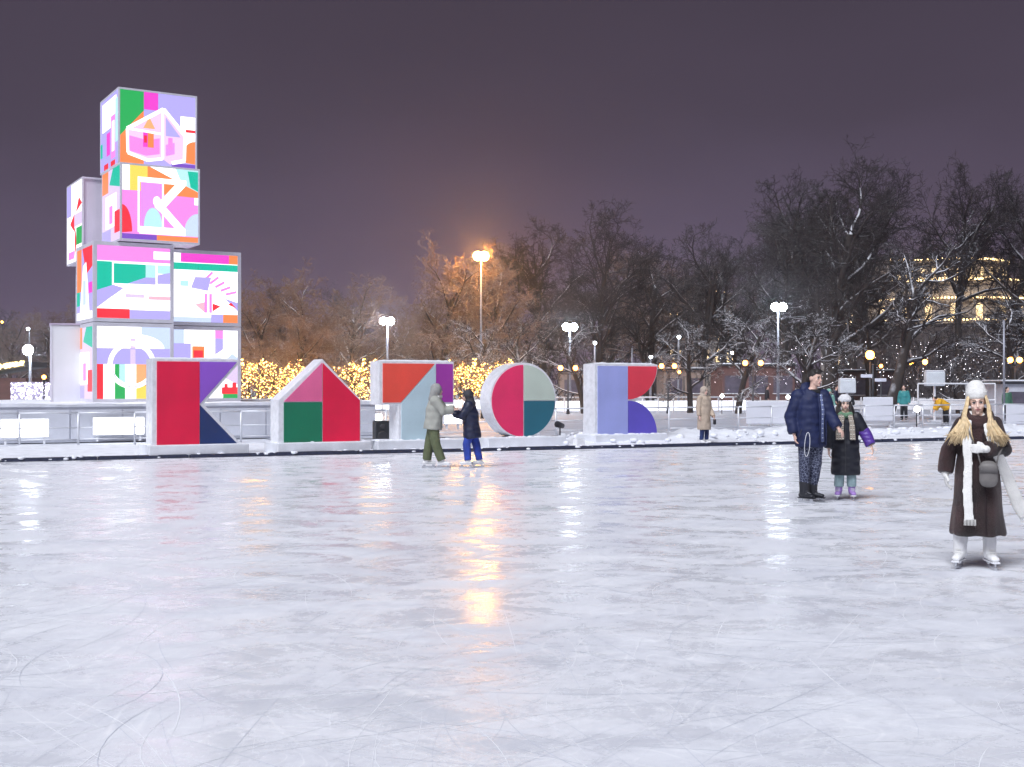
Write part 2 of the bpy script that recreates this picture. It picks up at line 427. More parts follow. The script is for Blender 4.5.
letter('house shaped letter A in pink, green and red', 284, 360, 442.6,
       [('rose', (.74, .13, .30), [(0, .51), (.495, .51), (.495, 1.0)]),
        ('emerald', (.0, .17, .085), [(0, 0), (.495, 0), (.495, .50), (0, .50)]),
        ('crimson', RED, [(.505, 0), (1, 0), (1, .52), (.505, .995)])],
       [(-.07, -.01), (1.02, -.01), (1.02, .53), (.5, 1.05), (-.07, .53)], 'letter_a')
letter('letter T in orange red, pale blue and magenta behind the couple', 383, 453, 440.3,
       [('vermilion', (.80, .075, .05), [(0, .49), (.25, .49), (.735, 1), (0, 1)]),
        ('pale_blue', (.46, .60, .66), [(.26, 0), (.75, 0), (.75, 1), (.26, .485)]),
        ('magenta', (.32, .03, .33), [(.755, .49), (1, .49), (1, 1), (.755, 1)])],
       [(.22, -.01), (.77, -.01), (.77, .46), (1.02, .46), (1.02, 1.03), (-.05, 1.03), (-.05, .46), (.22, .46)], 'letter_t')
c1 = arc(.5, .5, .5, 91, 269, 30); c2 = arc(.5, .5, .5, 0.6, 89.2, 16) + [(.507, .507)]; c3 = [(.507, .497)] + arc(.5, .5, .5, -89.2, -.6, 16)
letter('round letter O in hot pink, pale sage and teal', 492, 555, 437.5,
       [('hot_pink', (.78, .025, .13), c1), ('sage', (.52, .60, .52), c2), ('teal', (.012, .13, .19), c3)],
       arc(.5, .51, .525, 0, 352, 44), 'letter_o')
q1 = [(.505, .52)] + [(.505, 1), (1, 1)]
letter('letter K with curved red and indigo arms, rightmost of the row', 598, 657, 434.6,
       [('periwinkle', (.33, .37, .72), [(0, 0), (.5, 0), (.5, 1), (0, 1)]),
        ('scarlet', (.74, .045, .08), [(.507, 1), (.507, .51)] + [(.507 + .493 * math.sin(R(a)), 1 - .49 * math.cos(R(a))) for a in range(6, 91, 6)]),
        ('indigo', (.11, .085, .50), [(.507, 0)] + [(.507 + .493 * math.cos(R(a)), .49 * math.sin(R(a))) for a in range(0, 91, 6)])],
       [(-.05, -.01), (1.02, -.01)] + [(.5 + .515 * math.cos(R(a)), -.0 + .50 * math.sin(R(a))) for a in range(6, 78, 8)] +
       [(.60, .50)] + [(.5 + .52 * math.sin(R(a)), 1 - .49 * math.cos(R(a))) for a in range(14, 91, 8)] + [(1.02, 1.03), (-.05, 1.03)], 'letter_k')

# small kit among the letters
t = thing('loudspeaker', 'black loudspeaker cabinet between the house letter and the letter T', 'loudspeaker', P(381, 33.2, .05), R(20))
m_ = MB(); m_.box((0, 0, .36), (.38, .4, .62)); m_.build('cabinet', mat('black_cabinet', (.012, .016, .022), .6, .2, 9), t, bevel=.02)
m_ = MB(); m_.tube([(0, -.205, .25), (0, -.215, .25)], [.14, .13], 20); m_.build('woofer', DARK, t)
m_ = MB(); m_.tube([(0, -.205, .52), (0, -.215, .52)], [.07, .06], 16); m_.build('tweeter', DARK, t)
for s_ in (-1, 1):
    m_ = MB(); m_.box((s_ * .14, 0, .025), (.06, .3, .05)); m_.build('foot', DARK, t)
t = thing('floor_spotlight', 'small black spotlight on the snow right of the round letter', 'spotlight', P(560, 34.3, .04), R(-40))
m_ = MB(); m_.tube([(0, .12, .5), (0, -.14, .56)], [.07, .09], 14); m_.build('can', DARK, t, True)
m_ = MB(); m_.tube([(0, 0, 0), (0, 0, .48)], [.02, .02], 8); m_.build('stand', DARK, t)
m_ = MB(); m_.box((0, 0, .015), (.3, .3, .03)); m_.build('base_plate', DARK, t)
t = thing('cable_box', 'small white cable box on the kerb left of the curved letter', 'box', P(579, 33.0, .03), R(24))
m_ = MB(); m_.prism([(-.14, 0), (.14, 0), (.11, .2), (-.11, .2)], -.12, .12); m_.build('case', WHITE, t, bevel=.015)
m_ = MB(); m_.box((0, 0, .215), (.2, .2, .02)); m_.build('lid', WHITE, t)

# ------------------------------------------------------------------ cube tower with lit screens
SC = {}
def scol(n):
    C = dict(white=(1, 1, 1), lav=(.46, .41, .93), lilac=(.80, .30, .86), pink=(.90, .27, .80), blush=(.92, .62, .93), mag=(.86, .06, .62), green=(.02, .42, .10), teal=(.0, .52, .36),
             orange=(1, .26, .08), peach=(1, .45, .2), yellow=(.95, .72, .12), red=(.9, .03, .05), purple=(.20, .08, .55), sky=(.60, .72, .98), aqua=(.50, .85, .88),
             rose=(.9, .5, .62), navy=(.06, .06, .3), dgreen=(.0, .3, .13), mauve=(.75, .60, .88))
    c = C[n]
    if n not in SC: SC[n] = glow('screen_' + n, c, 1.7 if n == 'white' else 1.15, True, .05)
    return SC[n]
def rect(a, b, c, d): return [(a, b), (c, b), (c, d), (a, d)]
def band(p, q, wd):
    d = Vector((q[0] - p[0], q[1] - p[1])); d.normalize(); s_ = Vector((-d.y, d.x)) * wd / 2
    return [(p[0] - s_.x, p[1] - s_.y), (q[0] - s_.x, q[1] - s_.y), (q[0] + s_.x, q[1] + s_.y), (p[0] + s_.x, p[1] + s_.y)]
def frame_(a, b, c, d, wd=.02): return [rect(a, b, c, b + wd), rect(a, d - wd, c, d), rect(a, b + wd, a + wd, d - wd), rect(c - wd, b + wd, c, d - wd)]
def ring(cx, cz, r, wd, n=40):
    o = []
    for i in range(n):
        a, b = 2 * math.pi * i / n, 2 * math.pi * (i + 1) / n
        o.append([(cx + r * math.cos(a), cz + r * math.sin(a)), (cx + r * math.cos(b), cz + r * math.sin(b)), (cx + (r - wd) * math.cos(b), cz + (r - wd) * math.sin(b)), (cx + (r - wd) * math.cos(a), cz + (r - wd) * math.sin(a))][::-1])
    return o
def ccw(p):
    a = sum(p[i][0] * p[(i + 1) % len(p)][1] - p[(i + 1) % len(p)][0] * p[i][1] for i in range(len(p)))
    return p if a > 0 else p[::-1]
def clip01(p):
    return [(min(1, max(0, a)), min(1, max(0, b))) for a, b in p]
def screen(name, art, S, M, parent):
    """art: list of (colour, polygon in 0..1); printed layer on layer a millimetre apart on the lit panel"""
    mats = []; idx = {}; b = MB(); lay = 0
    for colr, poly in art:
        if colr not in idx: idx[colr] = len(mats); mats.append(scol(colr))
        p = ccw(clip01(poly)); y = -lay * .0012
        b.add([(x * S[0], y, z * S[1]) for x, z in p], [tuple(range(len(p)))], idx[colr], M); lay += 1
    return b.build(name, mats, parent)
W_ = 'white'
A_top = [('lav', rect(0, 0, 1, 1)), ('green', [(0, .37), (.31, .74), (.31, 1), (0, 1)]), ('mag', rect(.31, .76, .5, 1)), (W_, rect(.8, .3, 1, .72)),
         ('orange', [(0, 0), (.31, 0), (.31, .74), (0, .37)]), ('orange', [(1, .06)] + arc(1, .08, .2, 90, 180, 12, .3)), ('purple', rect(.68, 0, 1, .055)), ('red', rect(.87, .50, 1, .54)),
         ('blush', [(.09, .14), (.36, .06), (.56, .10), (.66, .03), (.70, .05), (.86, .10), (.86, .44), (.57, .79), (.09, .47)]),
         ('pink', [(.12, .17), (.34, .12), (.52, .16), (.52, .38), (.34, .34), (.12, .38)]), ('lilac', [(.6, .14), (.72, .18), (.72, .34), (.6, .30)]),
         ('mag', rect(.30, .24, .44, .46)), ('orange', rect(.36, .24, .44, .46)), ('red', rect(.31, .30, .35, .40)), ('peach', [(.30, .50), (.46, .50), (.38, .66)]),
         ('lav', [(.60, .42), (.80, .42), (.60, .68)]), (W_, band((.56, .1), (.56, .78), .03)), (W_, band((.12, .47), (.56, .44), .03)), (W_, band((.09, .47), (.57, .79), .05)), (W_, band((.57, .79), (.87, .44), .05)), (W_, band((.09, .47), (.10, .14), .035)), (W_, band((.10, .14), (.36, .06), .045)), (W_, band((.36, .06), (.56, .10), .04)), (W_, band((.86, .44), (.85, .10), .04)), (W_, band((.68, .05), (.86, .10), .05)), ('pink', rect(.63, .24, .69, .40))]
A_k = [('pink', rect(0, 0, 1, 1)), (W_, rect(0, .66, .1, 1)), ('yellow', rect(.1, .70, .33, 1)), ('orange', [(.33, .64), (1, .62), (1, 1), (.33, 1)]), ('yellow', rect(.1, .66, .33, .7)),
       (W_, [(.36, 1), (1, .70), (1, 1)]), ('aqua', [(.7, 1), (.78, .80), (1, .70), (1, 1)]), ('teal', [(.86, .98), (.9, .76), (1, .71), (1, .98)]), ('red', [(0, .08)] + arc(0, .10, .13, 0, 90, 12, .36)), ('sky', [(1, .08), (.82, .08)] + arc(1, .1, .19, 180, 90, 12, .30)), (W_, rect(.95, .52, 1, .62)),
       ('purple', rect(0, 0, .45, .07)), ('orange', rect(.45, 0, 1, .07)), (W_, rect(.22, .08, .83, .18)), ('lilac', rect(.24, .18, .54, .82)), ('aqua', [(.28, .18)] + arc(.40, .18, .12, 180, 0, 14, .26)),
       (W_, band((.46, .42), (.80, .82), .11)), (W_, band((.50, .46), (.80, .13), .10)), (W_, rect(.2, .78, .84, .85)), (W_, arc(.45, .53, .05, 0, 340, 18, .07))] + [(W_, p) for p in frame_(.2, .10, .54, .85, .022)]
A_t = [(W_, rect(0, 0, 1, 1)), ('pink', rect(0, .79, 1, 1)), (W_, rect(.77, .84, 1, .95)), ('teal', rect(0, .38, .22, .78)), ('lav', [(0, .14), (0, .38), (.22, .46), (.36, .42)]), ('teal', rect(.22, .48, .66, .76)), ('aqua', rect(.66, .64, 1, .76)), ('lav', [(.4, .48), (.66, .58), (1, .66), (1, .50)]), ('aqua', rect(.66, .56, .82, .72)),
       ('lav', rect(.66, .48, .82, .58)), ('rose', rect(.68, .28, 1, .34)), ('mauve', rect(.40, .32, .66, .37)), ('lav', rect(.44, 0, 1, .12)), ('red', rect(0, 0, .44, .13))] + [(W_, p) for p in frame_(.2, .46, .82, .78, .022)] + [(W_, [(.0, .14), (.2, .30), (.42, .40), (1, .40), (1, .14)]), ('rose', rect(.70, .27, 1, .32)), ('mauve', rect(.38, .29, .64, .34))]
A_o = [(W_, rect(0, 0, 1, 1)), ('mag', rect(.15, .87, .87, 1)), ('orange', rect(.87, .87, 1, 1)), ('teal', rect(0, .76, 1, .86)), ('lav', rect(.6, 0, .78, .12)), ('orange', rect(.78, 0, 1, .12)), ('sky', rect(0, 0, .6, .07)),
       ('lav', [(.80, .36), (1, .18), (1, .30)])] + [('pink', band((.50 + .08 * i, .62 - .05 * i), (.62 + .09 * i, .74 - .07 * i), .035)) for i in range(5)] + \
      [('lav', [(.30, .50), (.55, .46), (.6, .66), (.36, .66)]), ('rose', [(.36, .26), (.50, .14), (.52, .30)]), ('red', [(.62, .16), (.74, .24), (.62, .28)]), ('pink', rect(.50, .14, .54, .42)), ('pink', rect(.57, .14, .61, .42)), ('red', [(.85, .27), (.98, .22), (.9, .30)]), ('aqua', rect(.14, .52, .26, .60))]
A_o2 = [('blush', rect(0, 0, 1, 1)), (W_, rect(0, 0, 1, 1)), ('sky', rect(.60, .70, 1, 1)), (W_, [(.3, .70)] + arc(.5, .70, .42, 0, 90, 14, .20)[::1] + [(.3, .9)]), ('lav', rect(0, .48, 1, .70)), ('red', rect(0, 0, .085, .48)), ('green', rect(.24, 0, .38, .48)), ('aqua', rect(.30, .22, .38, .48)), ('yellow', rect(.53, 0, .68, .18)), ('orange', rect(.53, .18, .70, .48)), ('peach', rect(.53, .22, .66, .48)), ('mauve', rect(.45, .48, .52, .84)), ('rose', rect(.80, .0, 1, .3))] + [(W_, p) for p in ring(.47, .47, .33, .065)] + [('lav', p) for p in ring(.47, .43, .27, .012)]
A_k2 = [(W_, rect(0, 0, 1, 1)), ('lav', rect(0, .5, .3, .80)), ('sky', rect(0, .8, .2, 1)), ('orange', rect(.32, .52, .50, .76)), ('red', rect(.34, .52, .48, .70)), ('pink', rect(.66, .88, .78, 1)), ('lav', [(.66, .88), (.78, .88), (.78, .72), (.66, .64)]), ('sky', [(.76, .52), (.92, .66), (1, .60), (1, .4), (.8, .4)]), ('mauve', [(.8, .3), (1, .5), (1, .2)]), ('green', rect(.78, 0, 1, .06)), ('red', rect(.76, .06, 1, .16)), ('red', rect(.80, .16, .85, .21)), ('red', rect(.92, .16, .98, .23))]
A_s1 = [('lav', rect(0, 0, 1, 1)), (W_, rect(.1, .55, .9, .95)), ('mag', rect(.35, .18, .55, .5)), ('red', rect(.2, 0, .45, .08)), ('pink', rect(.6, .1, .85, .7)), ('teal', rect(0, .2, .12, .4)), (W_, rect(.66, .2, .8, .62)), ('aqua', rect(.85, .3, 1, .9)), ('red', rect(.6, 0, .85, .07))]
A_s2 = [(W_, rect(0, 0, 1, 1)), ('red', [(.2, .5), (.5, .38), (.5, .62)]), ('red', arc(.4, .25, .22, -60, 60, 8)), ('green', rect(.62, .2, 1, .42)), ('lav', rect(0, .6, .3, 1)), ('red', [(.6, .62), (1, .7), (.8, .8)]), ('pink', rect(.1, .04, .5, .14)), ('mauve', rect(.5, .44, 1, .6))]
A_s3 = [('mauve', rect(0, 0, 1, 1)), ('teal', [(.4, .8), (1, .7), (1, 1), (.6, 1)]), ('orange', rect(0, .7, .35, 1)), (W_, rect(.2, .2, .8, .65)), ('pink', rect(.4, .25, .6, .5)), ('lav', rect(0, 0, .5, .18)), ('red', rect(.7, .1, 1, .4))]
A_s4 = [('lav', rect(0, 0, 1, 1)), ('orange', rect(0, .4, .3, 1)), ('red', [(.35, 1), (1, 1), (1, .72), (.6, .62)]), (W_, [(.2, .1), (.8, .1), (.6, .8), (.4, .75)]), ('mag', rect(.75, .35, 1, .5)), ('teal', rect(0, .2, .2, .4)), (W_, rect(0, 0, 1, .1)), ('sky', rect(.4, .2, .6, .55))]
TR = R(31); TU = Vector((math.cos(TR), math.sin(TR), 0)); TB = Vector((-TU.y, TU.x, 0))
CUBE_F = mat('cube_frame', (.62, .61, .68), .45, .06, 3)
BLANK = mat('blank_cube_face', (.70, .66, .76), .55, .05, 2)
SNOWC = SNOW
def cube(label, corner, S, H, front, left, ang=TR, group='stacked screen cubes', fw=.06):
    t = thing('screen_cube', label, 'cube', corner, ang, group)
    b = MB(); b.box((S / 2, S / 2 + .03, H / 2), (S - .04, S - .06, H - .03)); b.build('body', BLANK, t)
    fr = MB()
    for x in (fw / 2, S - fw / 2):
        for y in (fw / 2, S - fw / 2): fr.box((x, y, H / 2), (fw, fw, H - 2 * fw - .002))
    for z in (fw / 2, H - fw / 2):
        for y in (fw / 2, S - fw / 2): fr.box((S / 2, y, z), (S - .002, fw - .002, fw))
        for x in (fw / 2, S - fw / 2): fr.box((x, S / 2, z), (fw - .002, S - 2 * fw - .002, fw))
    fr.build('edge_frame', CUBE_F, t, bevel=.006)
    if front: screen('front_screen', front, (S - 2 * fw, H - 2 * fw), Matrix.Translation((fw, .022, fw)), t)
    if left: screen('side_screen', left, (S - 2 * fw, H - 2 * fw), Matrix.Translation((.012, S - fw, fw)) @ Matrix.Rotation(-math.pi / 2, 4, 'Z'), t)
    return t
C0 = P(93, 38); zb = 1.14
def at(base, u, b): return base + TU * u + TB * b
def up(v, z): return Vector((v.x, v.y, z))
S_ = 2.5
cube('lit screen cube with a white ring, bottom left of the tower', up(C0, zb), S_, 2.5, A_o2, A_s3, fw=.12)
cube('lit screen cube with small orange square, bottom right behind the red letter', up(at(C0, 2.55, 1.0), zb), S_, 2.5, A_k2, None, fw=.12)
cube('lit screen cube with teal panel, second row left', up(C0, zb + 2.52), S_, 2.5, A_t, A_s4, fw=.12)
cube('lit screen cube with green stripe and pink dome, second row right', up(at(C0, 2.55, 1.0), zb + 2.52), S_, 2.5, A_o, None, fw=.12)
C3 = P(120, 38.05)
cube('lit screen cube showing a white letter K, second from the top', up(C3, zb + 5.04), S_, 2.42, A_k, A_s3)
cube('lit screen cube showing a white house, topmost of the tower', up(P(118, 38.5), zb + 7.48), S_, 2.42, A_top, A_s1)
CM = P(82, 40.4)
cube('cube with blank mauve front jutting out left of the K cube', up(CM, zb + 4.66), 2.5, 2.75, None, A_s2)
cube('plain grey cube hidden behind the tower carrying the jutting one', up(CM + TB * .1 + TU * .3, zb), 2.4, 4.63, None, None)
# plain service cabin at the tower's left foot
ct = thing('service_cabin', 'plain light grey box at the left foot of the tower', 'cabin', up(P(50, 39.3), 1.12), R(21))
m_ = MB(); m_.box((.72, .8, 1.25), (1.40, 1.6, 2.5)); m_.build('body', mat('cabin_grey', (.66, .67, .70), .55, .05, 1.2), ct, bevel=.01)
m_ = MB(); m_.box((.72, .8, 2.53), (1.48, 1.68, .05)); m_.build('roof', mat('roof_mauve', (.45, .38, .50), .5), ct)
for x in (.03, 1.41):
    m_ = MB(); m_.box((x, -.012, 1.25), (.06, .03, 2.48)); m_.build('corner_trim', CUBE_F, ct)

# ------------------------------------------------------------------ lamps
WLAMP = glow('white_lamp', (.80, .90, 1.0), 130.0)
OLAMP = glow('sodium_lamp', (1.0, .42, .07), 340.0)
PLAMP = glow('park_lamp', (1.0, .36, .05), 22.0)
SLAMP = glow('small_white_lamp', (.85, .93, 1.0), 30.0)
POLE = mat('lamp_pole', (.30, .31, .36), .45, .1, 6, metal=.4)
def flood(label, px, py, d, rad, m, heads=2, gap=.55, cat='lamp post', group='tall lamp posts beyond the rink'):
    z = zat(py, d); t = thing('lamp_post', label, cat, P(px, d), 0, group)
    b = MB(); b.tube([(0, .3, 0), (0, .3, z * .5), (0, .3, z + .1)], [.11, .085, .06], 10); b.build('pole', POLE, t, True)
    b = MB(); b.tube([(0, .3, 0), (0, .3, .3)], [.2, .18], 10); b.build('base', POLE, t)
    b = MB(); L = max(.3, gap * (heads - 1) + .2); b.tube([(-L / 2, .3, z), (L / 2, .3, z)], [.045, .045], 8); b.build('crossbar', POLE, t)
    for i in range(heads):
        x = (i - (heads - 1) / 2) * gap
        b = MB(); b.tube([(x, .3, z), (x, .08, z + .02)], [.05, .10], 10); hd = b.build('lamp_head', POLE, t)
        b = MB(); b.ell((x, 0, z), (rad, rad * .8, rad), None, 12, 8); b.build('lens', m, hd, True)
    return t
flood('tall pole with the orange sodium flood lamp above the round letter', 481, 256, 95, .36, OLAMP, 2, .5)
flood('white flood lamp pole rising behind the letter T', 387, 321, 87, .27, WLAMP, 2, .5)
flood('white flood lamp pole between the round letter and the curved letter', 570, 327, 83, .26, WLAMP, 2, .5)
flood('white flood lamp on a pale pole behind the man in navy', 779, 307, 83, .28, WLAMP, 2, .5)
flood('white flood lamp pole at the far left beside the tower', 28, 350, 64, .27, WLAMP, 1)
flood('shorter bright lamp pole behind the far left flood lamp', 28, 329, 110, .14, SLAMP, 1)
for px, py, d, lab in ((595, 343, 96, 'small white lamp among branches right of the white flood lamp'), (679, 337, 92, 'small white lamp among branches between the curved letter and the beige coat'),
                       (651, 357, 94, 'small white lamp low behind the curved red letter arm'), (732, 353, 98, 'small white lamp left of the orange twin park lamp'), (961, 359, 90, 'small white lamp among twigs above the woman in fur')):
    flood(lab, px, py, d, .13, SLAMP, 1, .3, 'lamp post', 'small white lamps among the trees')
def park(label, px, py, d, heads=2, gap=.7, r=.2):
    r *= .72
    z = zat(py, d); t = thing('park_lamp', label, 'park lamp', P(px, d), 0, 'orange globe park lamps')
    b = MB(); b.tube([(0, 0, 0), (0, 0, .4), (0, 0, .45), (0, 0, z - .35)], [.11, .09, .055, .045], 10); b.build('post', DARK, t, True)
    if heads > 1:
        b = MB(); b.tube([(-gap / 2, 0, z - .28), (-gap * .3, 0, z - .36), (0, 0, z - .36), (gap * .3, 0, z - .36), (gap / 2, 0, z - .28)], [.025] * 5, 8); b.build('arm', DARK, t)
    for i in range(heads):
        x = (i - (heads - 1) / 2) * gap
        b = MB(); b.tube([(x, 0, z - .36), (x, 0, z - .17)], [.05, .08], 10); c = b.build('collar', DARK, t)
        b = MB(); b.ell((x, 0, z), (r, r, r * 1.08), None, 14, 9); b.build('globe', PLAMP, c, True)
        b = MB(); b.tube([(x, 0, z + r * .95), (x, 0, z + r * 1.35)], [.06, .015], 8); b.build('finial', DARK, c)
park('orange twin globe lamp seen between the O and the curved letter', 568, 368, 74, 2, .9)
park('orange globe lamp just right of the curved letter', 668, 366, 76, 2, .8)
park('dim orange globe lamp beyond the lamp beside the curved letter', 684, 372, 92, 2, .7, .15)
park('orange twin globe lamp behind the man in navy, left of him', 753, 363, 72, 2, .9)
park('small orange globe lamp right above the head of the man', 808, 363, 100, 1, .6, .12)
park('largest orange globe lamp above the girl, beside two white signs', 870, 355, 62, 1, .6, .30)
park('small orange globe lamp right behind the largest one', 881, 366, 78, 1, .6, .15)
park('orange twin globe lamp left of the woman in fur', 918, 362, 70, 2, .8, .2)
park('orange twin globe lamp at the right edge of the picture', 1015, 360, 66, 2, .5, .2)
park('orange globe lamp beside the glittering wall at the far left', 44, 377, 62, 1, .6, .14)
park('tiny orange lamp high at the left edge', 2, 322, 120, 1, .6, .14)

# ------------------------------------------------------------------ far lit barrier and things across the ice
fb = thing('lit_barrier', 'long low white barrier glowing across the far ice', 'barrier')
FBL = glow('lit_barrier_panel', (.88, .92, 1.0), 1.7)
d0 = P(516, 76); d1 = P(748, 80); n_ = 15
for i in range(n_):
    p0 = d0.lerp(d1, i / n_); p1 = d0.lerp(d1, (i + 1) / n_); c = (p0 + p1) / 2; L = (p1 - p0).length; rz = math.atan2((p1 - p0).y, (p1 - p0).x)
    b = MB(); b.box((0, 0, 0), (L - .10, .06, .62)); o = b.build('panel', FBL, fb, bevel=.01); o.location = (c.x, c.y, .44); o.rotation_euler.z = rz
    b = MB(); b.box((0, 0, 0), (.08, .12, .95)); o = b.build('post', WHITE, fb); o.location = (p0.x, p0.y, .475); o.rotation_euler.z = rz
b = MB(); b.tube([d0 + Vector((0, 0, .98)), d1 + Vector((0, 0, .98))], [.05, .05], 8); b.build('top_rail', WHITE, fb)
fb2 = thing('lit_barrier', 'white glowing barrier strip behind the house letter and letter T', 'barrier')
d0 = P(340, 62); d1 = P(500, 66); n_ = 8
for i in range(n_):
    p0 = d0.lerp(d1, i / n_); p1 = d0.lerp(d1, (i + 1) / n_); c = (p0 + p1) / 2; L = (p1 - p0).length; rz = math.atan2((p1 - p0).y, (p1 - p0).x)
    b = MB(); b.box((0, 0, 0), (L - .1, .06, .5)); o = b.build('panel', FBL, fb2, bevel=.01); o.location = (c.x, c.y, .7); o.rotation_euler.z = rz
    b = MB(); b.box((0, 0, 0), (.08, .1, 1.0)); o = b.build('post', WHITE, fb2); o.location = (p0.x, p0.y, .5); o.rotation_euler.z = rz
fb3 = thing('lit_barrier', 'pale lit barrier between the man in navy and the beige coat', 'barrier')
d0 = P(744, 80); d1 = P(1060, 74); n_ = 18
for i in range(n_):
    p0 = d0.lerp(d1, i / n_); p1 = d0.lerp(d1, (i + 1) / n_); c = (p0 + p1) / 2; L = (p1 - p0).length; rz = math.atan2((p1 - p0).y, (p1 - p0).x)
    b = MB(); b.box((0, 0, 0), (L - .1, .06, .55)); o = b.build('panel', WHITE, fb3, bevel=.01); o.location = (c.x, c.y, .5); o.rotation_euler.z = rz
    b = MB(); b.box((0, 0, 0), (.08, .1, 1.0)); o = b.build('post', WHITE, fb3); o.location = (p0.x, p0.y, .5); o.rotation_euler.z = rz
fb3['label'] = 'long unlit white barrier across the far ice on the right'
PSTAR = glow('barrier_spot', (1, .98, .95), 40)
for px, py, d, lab in ((788, 397, 70, 'small bright spot lamp at rail height left of the man'), (917, 409, 47, 'bright spot lamp on the railing left of the woman in fur'),
                       (703, 397, 75, 'small bright spot lamp on the barrier behind the beige coat'), (722, 396, 75, 'small bright spot lamp on the barrier right of the beige coat'), (625, 397, 75, 'small bright spot lamp on the lit barrier hidden low beside the curved letter')):
    z = zat(py, d); t = thing('spot_lamp', lab, 'spot lamp', P(px, d), 0, 'little spot lamps at rail height')
    b = MB(); b.tube([(0, .05, 0), (0, .05, z)], [.025, .025], 6); b.build('stem', DARK, t)
    b = MB(); b.ell((0, 0, z), (.11, .06, .11), None, 12, 8); b.build('lens', PSTAR, t, True)
    b = MB(); b.tube([(0, .02, z), (0, .12, z)], [.12, .09], 10); b.build('housing', DARK, t)
def hut(label, px0, px1, yt, d, name='kiosk', wall=None, depth=2.0, roof=True, opening=True):
    x0 = P(px0, d); x1 = P(px1, d); wd = x1.x - x0.x; h = zat(yt, d)
    t = thing(name, label, name.replace('_', ' '), x0, 0)
    wall = wall or WHITE
    b = MB(); b.box((wd / 2, depth / 2, h / 2), (wd, depth, h)); b.build('wall', wall, t, bevel=.02)
    if roof:
        b = MB(); b.box((wd / 2, depth / 2, h + .06), (wd + .3, depth + .3, .12)); r_ = b.build('roof', DARK, t)
        b = MB(); b.box((wd / 2, depth / 2, h + .17), (wd + .2, depth + .2, .09)); b.build('snow', SNOW, r_, bevel=.03)
    if opening:
        n__ = max(1, int(wd / 1.6))
        for i in range(n__):
            c = (i + .5) * wd / n__
            b = MB(); b.box((c, -.02, h * .58), (wd / n__ * .78, .03, h * .4)); wn = b.build('window', mat('dim_glass', (.10, .09, .12), .15, .3, 3), t)
            b = MB(); b.box((c, -.05, h * .37), (wd / n__ * .84, .09, .05)); b.build('sill', WHITE, wn)
    return t
BRICK = mat('reddish_wall', (.13, .062, .055), .8, .2, 3)
hut('low reddish pavilion with dark windows behind the orange twin lamp', 722, 795, 366, 88, 'pavilion', BRICK, 5)
hut('low brown pavilion beyond the girl and the signs', 846, 902, 372, 92, 'pavilion', mat('brown_wall', (.10, .055, .05), .8, .2, 3), 5)
hut('pale pavilion with tall windows seen between the round and curved letters', 560, 600, 372, 98, 'pavilion', mat('cream_wall', (.26, .20, .17), .8, .1, 3), 5)
hut('pale pavilion seen right of the curved letter', 664, 705, 370, 98, 'pavilion', mat('cream_wall', (.26, .20, .17), .8, .1, 3), 5)
hut('pale grey kiosk at the right edge behind the woman in fur', 1003, 1060, 384, 62, 'kiosk', GREYP, 2.5)
def panel(label, px0, px1, yt, yb, d):
    t = thing('barrier_panel', label, 'panel', P(px0, d), 0, 'white panels beyond the railing'); wd = (px1 - px0) / F * d; z1 = zat(yt, d); z0 = max(.06, zat(yb, d))
    b = MB(); b.box((wd / 2, 0, (z0 + z1) / 2), (wd, .08, z1 - z0)); b.build('board', mat('board_white', (.70, .71, .77), .5, .05, 1), t, bevel=.03)
    for x in (.1, wd - .1):
        b = MB(); b.box((x, .1, z1 * .45), (.06, .06, z1 * .9)); b.build('stay', STEEL, t); 
        b = MB(); b.box((x, .1, .02), (.1, .5, .04)); b.build('foot', STEEL, t)
panel('wide white board behind the railing just left of the man', 746, 796, 401, 424, 52)
panel('white rounded board behind the railing right of the girl', 863, 893, 397, 421, 50)
panel('white board behind the railing by the right edge', 1006, 1034, 404, 424, 52)
def totem(label, px0, px1, yt, yb, d):
    t = thing('lit_sign_box', label, 'sign', P((px0 + px1) / 2, d), 0); wd = (px1 - px0) / F * d; z1 = zat(yt, d); z0 = zat(yb, d)
    b = MB(); b.box((0, 0, (z0 + z1) / 2), (wd, .4, z1 - z0)); b.build('box', mat('pale_sign', (.66, .70, .74), .5, .12, 2), t, bevel=.04)
    b = MB(); b.box((0, 0, z1 + .04), (wd * .96, .38, .08)); b.build('snow', SNOW, t, bevel=.03)
    b = MB(); b.tube([(0, 0, 0), (0, 0, z0)], [.06, .06], 8); b.build('post', STEEL, t)
    b = MB(); b.box((0, 0, .03), (.5, .5, .06)); b.build('base', STEEL, t)
totem('white sign box on a post behind the head of the girl', 839, 855, 380, 393, 58)
totem('larger white sign box on a post beside the hat of the woman', 925, 944, 372, 386, 58)
t = thing('signpost', 'dark signpost with two small white direction plates', 'signpost', P(873, 60))
b = MB(); b.tube([(0, 0, 0), (0, 0, 2.75)], [.07, .06], 10); b.build('post', DARK, t, True)
for px, py in ((866, 376), (880, 380)):
    b = MB(); z = zat(py, 60); x = (px - 873) / F * 60; b.box((x, -.09, z), (.56, .04, .16)); b.build('plate', mat('plate_white', (.72, .74, .85), .5, .05), t, bevel=.01)
# white tube frame rack for the skating aids
t = thing('tube_frame', 'white tube frame gate standing left of the woman in fur', 'frame', P(956, 55))
for x0, x1 in ((-1.7, .45), (.45, 1.75)):
    for x in (x0, x1):
        b = MB(); b.tube([(x, 0, 0), (x, 0, 1.78)], [.035, .035], 8); b.build('upright', WHITE, t)
    for z in (1.78, 1.05):
        b = MB(); b.tube([(x0, 0, z), (x1, 0, z)], [.035, .035], 8); b.build('crossbar', WHITE, t)
